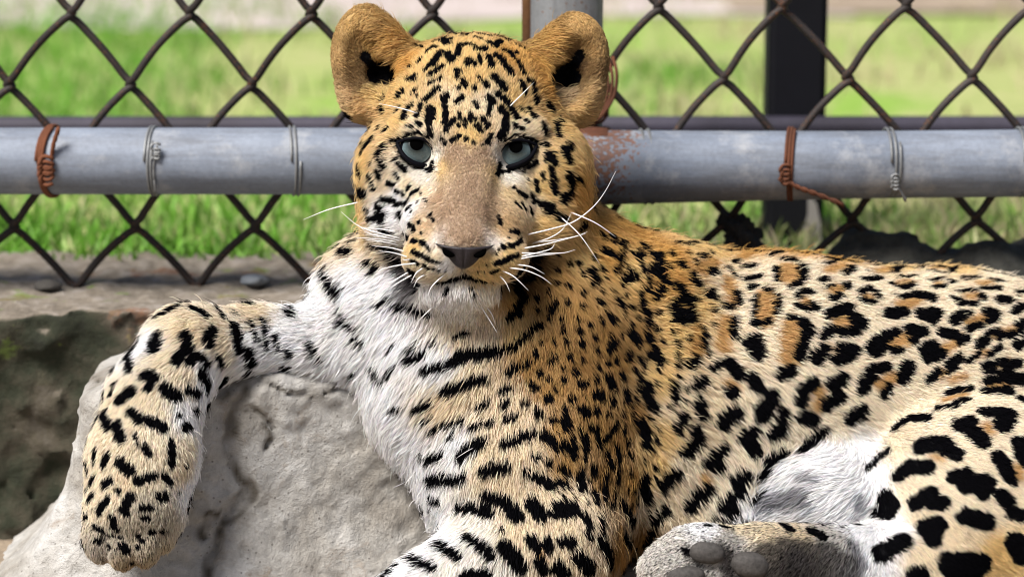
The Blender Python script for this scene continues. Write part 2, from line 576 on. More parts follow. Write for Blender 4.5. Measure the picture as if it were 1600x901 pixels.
for pts, rad, dep in CRACKS:
    w = []
    for (x, y) in pts:
        r_, t_ = ray(x, y), 2.0 / S
        for _ in range(60):
            q_ = (CAMP / S + r_ * t_)
            dd = float(block_field(q_[None])[0])
            t_ += dd * 0.9
            if abs(dd) < 0.5: break
        w.append(CAMP / S + r_ * t_)
    CR_T = np.array(catmull(w, 3))
    CRACKS_TR.append((CR_T, rad, dep))
CR_W = CRACKS_TR
bv, bq = surface_nets(block_field, (-960, -190, -30), (60, 260, 380), 5.2)
m_blk, nt, b = mat_new('block_concrete')
tc = N(nt, 'ShaderNodeTexCoord')
n1 = N(nt, 'ShaderNodeTexNoise', Scale=9.0, Detail=10.0, Roughness=0.62)
n2 = N(nt, 'ShaderNodeTexNoise', Scale=70.0, Detail=8.0, Roughness=0.7)
n3 = N(nt, 'ShaderNodeTexNoise', Scale=19.0, Detail=7.0, Roughness=0.7, Distortion=0.6)
for n_ in (n1, n2, n3): nt.links.new(tc.outputs['Object'], n_.inputs['Vector'])
cA = ramp(nt, n1.outputs['Fac'], [(0.28, (.20, .17, .135)), (0.42, (.35, .33, .30)), (0.62, (.52, .515, .505))])
base = mixc(nt, 0.6, cA.outputs[0], n2.outputs['Fac'], 'OVERLAY')
st = ramp(nt, n3.outputs['Fac'], [(0.58, (0, 0, 0)), (0.72, (.75, .75, .75))])
base = mixc(nt, st.outputs[0], base, (.24, .175, .115))
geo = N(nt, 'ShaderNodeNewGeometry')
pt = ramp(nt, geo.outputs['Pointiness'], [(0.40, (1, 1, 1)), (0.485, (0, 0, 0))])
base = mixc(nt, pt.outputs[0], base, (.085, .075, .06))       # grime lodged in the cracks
ga = N(nt, 'ShaderNodeAttribute', attribute_name='grime')
base = mixc(nt, ga.outputs['Fac'], base, (.07, .058, .042))
vo = N(nt, 'ShaderNodeTexVoronoi', Scale=130.0)
nt.links.new(tc.outputs['Object'], vo.inputs['Vector'])
pitm = ramp(nt, vo.outputs['Distance'], [(0.10, (.55, .55, .55)), (0.17, (0, 0, 0))])
base = mixc(nt, pitm.outputs[0], base, (.10, .09, .08))
nt.links.new(base, b.inputs['Base Color'])
bp = N(nt, 'ShaderNodeBump', Strength=0.9, Distance=0.007)
nt.links.new(n2.outputs['Fac'], bp.inputs['Height'])
bp2 = N(nt, 'ShaderNodeBump', Strength=0.5, Distance=0.01)
nt.links.new(n3.outputs['Fac'], bp2.inputs['Height']); nt.links.new(bp.outputs[0], bp2.inputs['Normal'])
nt.links.new(bp2.outputs[0], b.inputs['Normal'])
b.inputs['Roughness'].default_value = 0.88
me = np_mesh('concrete_block', bv * S, bq); me.materials.append(m_blk)
# grime and stain along the cracks
gr_ = np.zeros(len(bv))
for w, rad, dep in CR_W:
    q_ = bv + np.stack([vnoise(bv / 25, 84), vnoise(bv / 25, 85), vnoise(bv / 25, 86)], 1) * 12
    best = np.full(len(bv), 1e3)
    for a, b_ in zip(w[:-1], w[1:]):
        ab = b_ - a
        tt = np.clip((q_ - a) @ ab / (ab @ ab + 1e-6), 0, 1)
        best = np.minimum(best, np.sqrt(((q_ - a - tt[:, None] * ab) ** 2).sum(1)))
    gr_ = np.maximum(gr_, np.clip(1.15 - best / (rad * 1.5), 0, 1)); gr_ = np.maximum(gr_, 0.42 * np.clip(1 - best / (rad * 4.5), 0, 1))
me.attributes.new('grime', 'FLOAT', 'POINT').data.foreach_set('value', gr_.astype(np.float32))
o = bpy.data.objects.new('concrete_block', me); COL.objects.link(o)
tag(o, 'pale cracked concrete block with flared foot under the leopard\'s draped foreleg', 'block')

# ------------------------------------------------------------------ fences
def metal(name, lo, hi, rough=0.5, metallic=0.3, spots=True, rust_at=None, rust_amt=0.62, scale=60.0):
    m, nt, b = mat_new(name)
    tc = N(nt, 'ShaderNodeTexCoord')
    n1 = N(nt, 'ShaderNodeTexNoise', Scale=8.0, Detail=6.0, Roughness=0.6)
    n2 = N(nt, 'ShaderNodeTexNoise', Scale=scale * 4, Detail=5.0, Roughness=0.65)
    n3 = N(nt, 'ShaderNodeTexNoise', Scale=scale * 0.35, Detail=5.0, Roughness=0.6)
    for n_ in (n1, n2, n3): nt.links.new(tc.outputs['Object'], n_.inputs['Vector'])
    c = ramp(nt, n1.outputs['Fac'], [(0.3, lo), (0.7, hi)])
    base = mixc(nt, 0.3, c.outputs[0], n2.outputs['Fac'], 'OVERLAY')
    if name.startswith(('rail', 'post_g')):
        mp = N(nt, 'ShaderNodeMapping'); mp.inputs['Scale'].default_value = (1.0, 9.0, 9.0) if name.startswith('rail') else (9.0, 9.0, 1.0)
        nt.links.new(tc.outputs['Object'], mp.inputs['Vector'])
        n4 = N(nt, 'ShaderNodeTexNoise', Scale=9.0, Detail=9.0, Roughness=0.7)
        nt.links.new(mp.outputs[0], n4.inputs['Vector'])
        sm = ramp(nt, n4.outputs['Fac'], [(0.42, (0, 0, 0)), (0.66, (.5, .5, .5))])
        base = mixc(nt, sm.outputs[0], base, (.085, .085, .09))
        n5 = N(nt, 'ShaderNodeTexNoise', Scale=20.0, Detail=7.0, Roughness=0.7)
        nt.links.new(tc.outputs['Object'], n5.inputs['Vector'])
        sm = ramp(nt, n5.outputs['Fac'], [(0.52, (0, 0, 0)), (0.72, (.8, .8, .8))])
        base = mixc(nt, sm.outputs[0], base, (.36, .37, .39))
    if spots:
        ad = N(nt, 'ShaderNodeMath', operation='MULTIPLY_ADD'); ad.inputs[1].default_value = 0.35
        nt.links.new(n3.outputs['Fac'], ad.inputs[0]); 
        nt.links.new(n2.outputs['Fac'], ad.inputs[2])
        s = ad.outputs[0]
        if rust_at is not None:
            vd = N(nt, 'ShaderNodeVectorMath', operation='DISTANCE')
            nt.links.new(tc.outputs['Object'], vd.inputs[0]); vd.inputs[1].default_value = rust_at
            mr = N(nt, 'ShaderNodeMapRange'); mr.inputs['From Min'].default_value = 0.025; mr.inputs['From Max'].default_value = 0.07
            mr.inputs['To Min'].default_value = 0.42; mr.inputs['To Max'].default_value = 0.0
            nt.links.new(vd.outputs['Value'], mr.inputs['Value'])
            a2 = N(nt, 'ShaderNodeMath', operation='ADD'); nt.links.new(s, a2.inputs[0]); nt.links.new(mr.outputs[0], a2.inputs[1])
            s = a2.outputs[0]
        rm = ramp(nt, s, [(rust_amt + 0.13, (0, 0, 0)), (rust_amt + 0.20, (.85, .85, .85))])
        rc = ramp(nt, n2.outputs['Fac'], [(0.3, (.035, .017, .010)), (0.7, (.17, .065, .025))])
        base = mixc(nt, rm.outputs[0], base, rc.outputs[0])
    nt.links.new(base, b.inputs['Base Color'])
    b.inputs['Roughness'].default_value = rough
    b.inputs['Metallic'].default_value = metallic
    b.inputs['Specular IOR Level'].default_value = 0.3
    bp = N(nt, 'ShaderNodeBump', Strength=0.25, Distance=0.001)
    nt.links.new(n2.outputs['Fac'], bp.inputs['Height']); nt.links.new(bp.outputs[0], b.inputs['Normal'])
    return m
RAILY = YF - 0.043
fence = empty('chain_link_fence', (0, YF, CURB))
tag(fence, 'chain link fence of rusty wire with grey pipe rails tied on', 'fence')
def rail_end(px, py, y): return on_y(px, py, y)
jl = on_y(925, 255, RAILY)
m_rail = metal('rail_galvanised', (.125, .15, .20), (.24, .275, .34), 0.6, 0.0, rust_at=tuple(jl), rust_amt=0.76)
m_post = metal('post_galvanised', (.19, .20, .21), (.27, .28, .29), 0.55, 0.2, rust_amt=0.66)
m_rust = metal('rusty_iron', (.05, .02, .012), (.16, .055, .025), 0.85, 0.0, spots=False)
m_wire = metal('wire_weathered', (.014, .010, .009), (.042, .036, .035), 0.6, 0.1, rust_amt=0.62, scale=120)
m_tie = metal('tie_galvanised', (.16, .165, .17), (.26, .27, .28), 0.5, 0.4, rust_amt=0.78)
def pipe(name, a, b_, r0, r1, mat, parent, seg=40, n=40, flare=0.0):
    a, b_ = Vector(a), Vector(b_)
    pts = [a.lerp(b_, i / n) for i in range(n + 1)]
    rad = [r0 + (r1 - r0) * min(1, i / n * 2.2) + flare * math.exp(-i / n * 14) for i in range(n + 1)]
    vs, fs = tube(pts, rad, seg)
    return mesh_obj(name, vs, fs, mat, parent)
k_r = (on_y(800, 250, RAILY) - on_y(801, 250, RAILY)).length
pipe('rail', on_y(-420, 251.5, RAILY), on_y(890, 252, RAILY), 52 * k_r, 52 * k_r, m_rail, fence)
pipe('rail', on_y(905, 262, RAILY - 0.004), on_y(1900, 252, RAILY + 0.006), 57.5 * k_r, 52.5 * k_r, m_rail, fence, flare=0.0015)
PY = YF + 0.0
pa, pb = on_y(883, 900, PY), on_y(883, -700, PY)
k_p = (on_y(883, 20, PY) - on_y(884, 20, PY)).length
pt_ = Vector((pb.x, PY, -0.02)); pq_ = Vector((pb.x, PY, 1.25))
po = pipe('post', pt_, pq_, 62 * k_p, 62 * k_p, m_post, fence)
# rust streak along one side of the post: a welded-on strip
vs, fs = tube([pt_ + Vector((-0.0325, -0.014, 0.25)), pt_ + Vector((-0.0325, -0.014, 1.27))], 0.0075, 10)
mesh_obj('weld_bead', vs, fs, metal('weld_rust', (.16, .07, .03), (.36, .19, .09), 0.9, 0.0, spots=False), fence)
# sleeve where rail meets post
vs, fs = tube([on_y(880, 258, RAILY), on_y(925, 259, RAILY), on_y(946, 260, RAILY), on_y(952, 260, RAILY)], [59 * k_r, 60.5 * k_r, 60.5 * k_r, 56 * k_r], 36)
mesh_obj('sleeve', vs, fs, m_rust, fence)

# woven wire
WR = 6.2 * k_r
def node(panel, k, m):
    ys = {-2: -203, -1: -90, 0: 22, 1: 134, 2: 246, 3: 355, 4: 452, 5: 545}
    if panel == 0: return 15 + 94.5 * m + 3.0 * (k - 1) * (1 if k > 1 else 0), ys[k]
    return 939 + 97.0 * m + 4.0 * (k - 1) - 2, ys[k] - 9 - m * 0.5
def woven(panel, j, wob):
    pts = []
    seq = []
    for k in range(-2, 6):
        m = j if (k + j) % 2 == 1 else j + 1      # nodes of odd rows sit on even columns
        seq.append((k, m))
    for i, (k, m) in enumerate(seq):
        x, y = node(panel, k, m)
        x += wob.uniform(-2.5, 2.5); y += wob.uniform(-2.0, 2.0)
        side = 1 if m == j + 1 else -1
        pts.append((x, y, side))
    out = []
    for i in range(len(pts)):
        x, y, side = pts[i]
        hx = x + side * 3.2
        out.append(np.array(on_y(hx, y, YF)))
        if i + 1 < len(pts):
            x2, y2, s2 = pts[i + 1]
            # rising to the right lies in front, falling to the right behind
            slash = (x2 < x) if y2 > y else (x2 > x)
            dep = -WR * 1.02 if slash else WR * 1.02
            L = math.hypot(x2 - x, y2 - y)
            nx_, ny_ = -(y2 - y) / L, (x2 - x) / L
            if slash: nx_, ny_ = (nx_, ny_) if nx_ < 0 else (-nx_, -ny_)
            else: nx_, ny_ = (nx_, ny_) if ny_ < 0 else (-nx_, -ny_)
            for t in (0.10, 0.3, 0.5, 0.7, 0.90):
                bul = math.sin(math.pi * t) * (7.0 if slash else 3.0)
                xx, yy = x + (x2 - x) * t + nx_ * bul, y + (y2 - y) * t + ny_ * bul
                out.append(np.array(on_y(xx, yy, YF + dep * (0.85 if t in (0.10, 0.90) else 1.0))))
    out = catmull(out, 3)
    vs, fs = tube(out, WR, 9)
    return mesh_obj('wire', vs, fs, m_wire, fence)
wob = random.Random(3)
for j in range(-2, 9): woven(0, j, wob)
for j in range(0, 10): woven(1, j, wob)

# wire ties round the rails
def tie(px, mat, turns, slant, rwire, gap=0.0, top=0.0, knot=None, tail=None, r_=52, yc=251.5, fx=0):
    c = on_y(px, yc, RAILY)
    R = r_ * k_r + rwire * 0.9
    pts = []
    n = int(28 * turns)
    for i in range(n + 1):
        a = 2 * math.pi * turns * i / n + math.pi * 0.55
        f = i / n
        # seen from the front: y toward the lens is negative
        pts.append(np.array(c) + np.array(((f - 0.5) * gap * k_r * turns + slant * k_r * math.sin(a + 0.0) * -0.5, -math.cos(a - math.pi / 2) * R * 1.0, math.sin(a - math.pi / 2) * R)))
    grp = mesh_obj('wire_tie', *tube(pts, rwire, 7), mat, fence)
    if knot:
        kx, ky, kr, tw = knot
        kc = on_y(kx, ky, RAILY - r_ * k_r * 0.98 - rwire)
        q = []
        rr = random.Random(int(px))
        for i in range(int(tw * 14)):
            a = 2 * math.pi * i / 14
            f = i / (tw * 14)
            q.append(np.array(kc) + np.array((math.cos(a) * kr * k_r * (0.55 + 0.4 * rr.random()), -rwire * (0.4 + 1.2 * abs(math.sin(a * 1.5))), (0.5 - f) * kr * 2.6 * k_r + math.sin(a) * kr * 0.6 * k_r)))
        mesh_obj('wire_knot', *tube(catmull(q, 2), rwire * 0.95, 6), mat, fence)
    if tail:
        q = [np.array(on_y(x, y, RAILY - r_ * k_r * (1.0 - 0.35 * (i / len(tail)) ** 2) - rwire)) for i, (x, y) in enumerate(tail)]
        for s in (0, 1):
            qq = []
            cc = catmull(q, 10)
            for i, p_ in enumerate(cc):
                a = i * 0.75 + s * math.pi
                qq.append(p_ + np.array((0, math.cos(a) * rwire * .9, math.sin(a) * rwire * .9)))
            mesh_obj('wire_tail', *tube(qq, rwire * 0.9, 6), mat, fence)
g2 = 2.0 * k_r
tie(83, m_rust, 2.2, 26, 3.3 * k_r, 4, knot=(72, 266, 13, 4.0), tail=[(92, 200), (84, 225), (80, 250)])
tie(241, m_tie, 2.1, 8, g2, 5, knot=(243, 238, 9, 2.6), tail=[(246, 225), (240, 262), (243, 300)])
tie(459, m_tie, 2.0, -16, g2, 7)
tie(1010, m_tie, 2.0, -12, 2.4 * k_r, 11, r_=55.5, yc=260)
tie(1236, m_rust, 2.2, 18, 2.6 * k_r, 5, r_=54, yc=256, knot=(1226, 272, 9, 3.0), tail=[(1226, 280), (1245, 292), (1275, 303), (1318, 320)])
tie(1390, m_tie, 2.1, -8, g2, 7, yc=254, knot=(1398, 284, 7, 3.0), tail=[(1392, 275), (1402, 292), (1415, 313)])
tie(1596, m_tie, 2.0, -6, g2, 7, yc=253)
# rusty wire wound round the post
for i in range(5):
    c = on_y(883, 168 + i * 12, PY)
    R = 62 * k_p + 0.003 + 0.002 * (i % 2)
    pts = [np.array(c) + np.array((math.cos(a) * R, math.sin(a) * R, 0.012 * math.sin(a * 1.0 + i) + 0.004 * math.sin(a * 3 + i * 2))) for a in np.linspace(0, 2 * math.pi, 40)]
    mesh_obj('post_wrap', *tube(pts, 2.6 * k_r, 7), m_rust, fence)
q = [on_y(944, 98, PY - 0.02), on_y(950, 125, PY - 0.03), on_y(946, 158, PY - 0.034), on_y(930, 186, PY - 0.036), on_y(915, 200, PY - 0.034)]
for s in (0, 1, 2):
    mesh_obj('post_wrap', *tube(catmull([np.array(p_) + np.array((0.004 * s, -0.002 * s, 0.003 * s)) for p_ in q], 8), 2.8 * k_r, 7), m_rust, fence)

# rear fence, out of focus
YR = YF + 0.30
rear = empty('rear_railing', (0, YR, LAWN))
tag(rear, 'dark blurred railing post and bar standing on the grass behind the fence', 'railing')
m_dark = metal('dark_paint', (.002, .0022, .005), (.005, .005, .010), 0.7, 0.0, rust_amt=0.95)
m_bar = metal('bar_paint', (.025, .022, .03), (.055, .05, .075), 0.6, 0.0, rust_amt=0.80)
k2 = (on_y(1240, 200, YR) - on_y(1241, 200, YR)).length
cx = on_y(1240, 200, YR).x
w2 = 45 * k2
bm = bmesh.new()
bmesh.ops.create_cube(bm, size=1)
for v in bm.verts: v.co = Vector((cx + v.co.x * 2 * w2, YR + v.co.y * 2 * w2, LAWN - 0.03 + (v.co.z + 0.5) * 1.5))
bmesh.ops.bevel(bm, geom=[e for e in bm.edges], offset=0.006, segments=3, affect='EDGES')
me = bpy.data.meshes.new('post'); bm.to_mesh(me); bm.free(); me.materials.append(m_dark)
link(bpy.data.objects.new('post', me), rear)
pipe('bar', on_y(-500, 199, YR - w2 - 0.01), on_y(2100, 198, YR - w2 - 0.01), 17 * k2, 17 * k2, m_bar, rear, 20, 20)
# flaking pale paint near the post's foot
bm = bmesh.new()
pl = [(1262, 300), (1276, 318), (1282, 350), (1284, 392), (1246, 392), (1254, 362), (1262, 335)]
v0 = [bm.verts.new(on_y(x, y, YR - w2 - 0.0015)) for x, y in pl]
v1 = [bm.verts.new(on_y(x, y, YR - w2 + 0.001)) for x, y in pl]
bm.faces.new(v0)
for i in range(len(pl)): bm.faces.new((v0[i], v1[i], v1[(i + 1) % len(pl)], v0[(i + 1) % len(pl)]))
me = bpy.data.meshes.new('paint_patch'); bm.to_mesh(me); bm.free(); me.materials.append(plain('pale_paint', (.30, .28, .27), 0.8))
link(bpy.data.objects.new('paint_patch', me), rear)
# mud caked on the mesh
def mud(px, py, r, lab):
    c = on_y(px, py, YF - 0.004)
    bm = bmesh.new(); bmesh.ops.create_icosphere(bm, subdivisions=5, radius=r)
    q = np.array([v.co for v in bm.verts])
    d = fbm(q / r * 1.9 + px, 6, 90) * 1.5
    for v, k in zip(bm.verts, d):
        v.co = v.co * (1 + 0.75 * k); v.co.z *= 1.15; v.co.y *= 0.6
        v.co.x += v.co.z * -0.35
    me = bpy.data.meshes.new('mud_lump'); bm.to_mesh(me); bm.free()
    me.polygons.foreach_set('use_smooth', [True] * len(me.polygons))
    me.materials.append(plain('mud_' + str(px), (.022, .021, .02), 0.9))
    o = bpy.data.objects.new('mud_lump', me); o.location = c; COL.objects.link(o)
    tag(o, lab, 'mud')
mud(1158, 366, 0.017, 'dark clod of mud caught in the wire beneath the right rail')
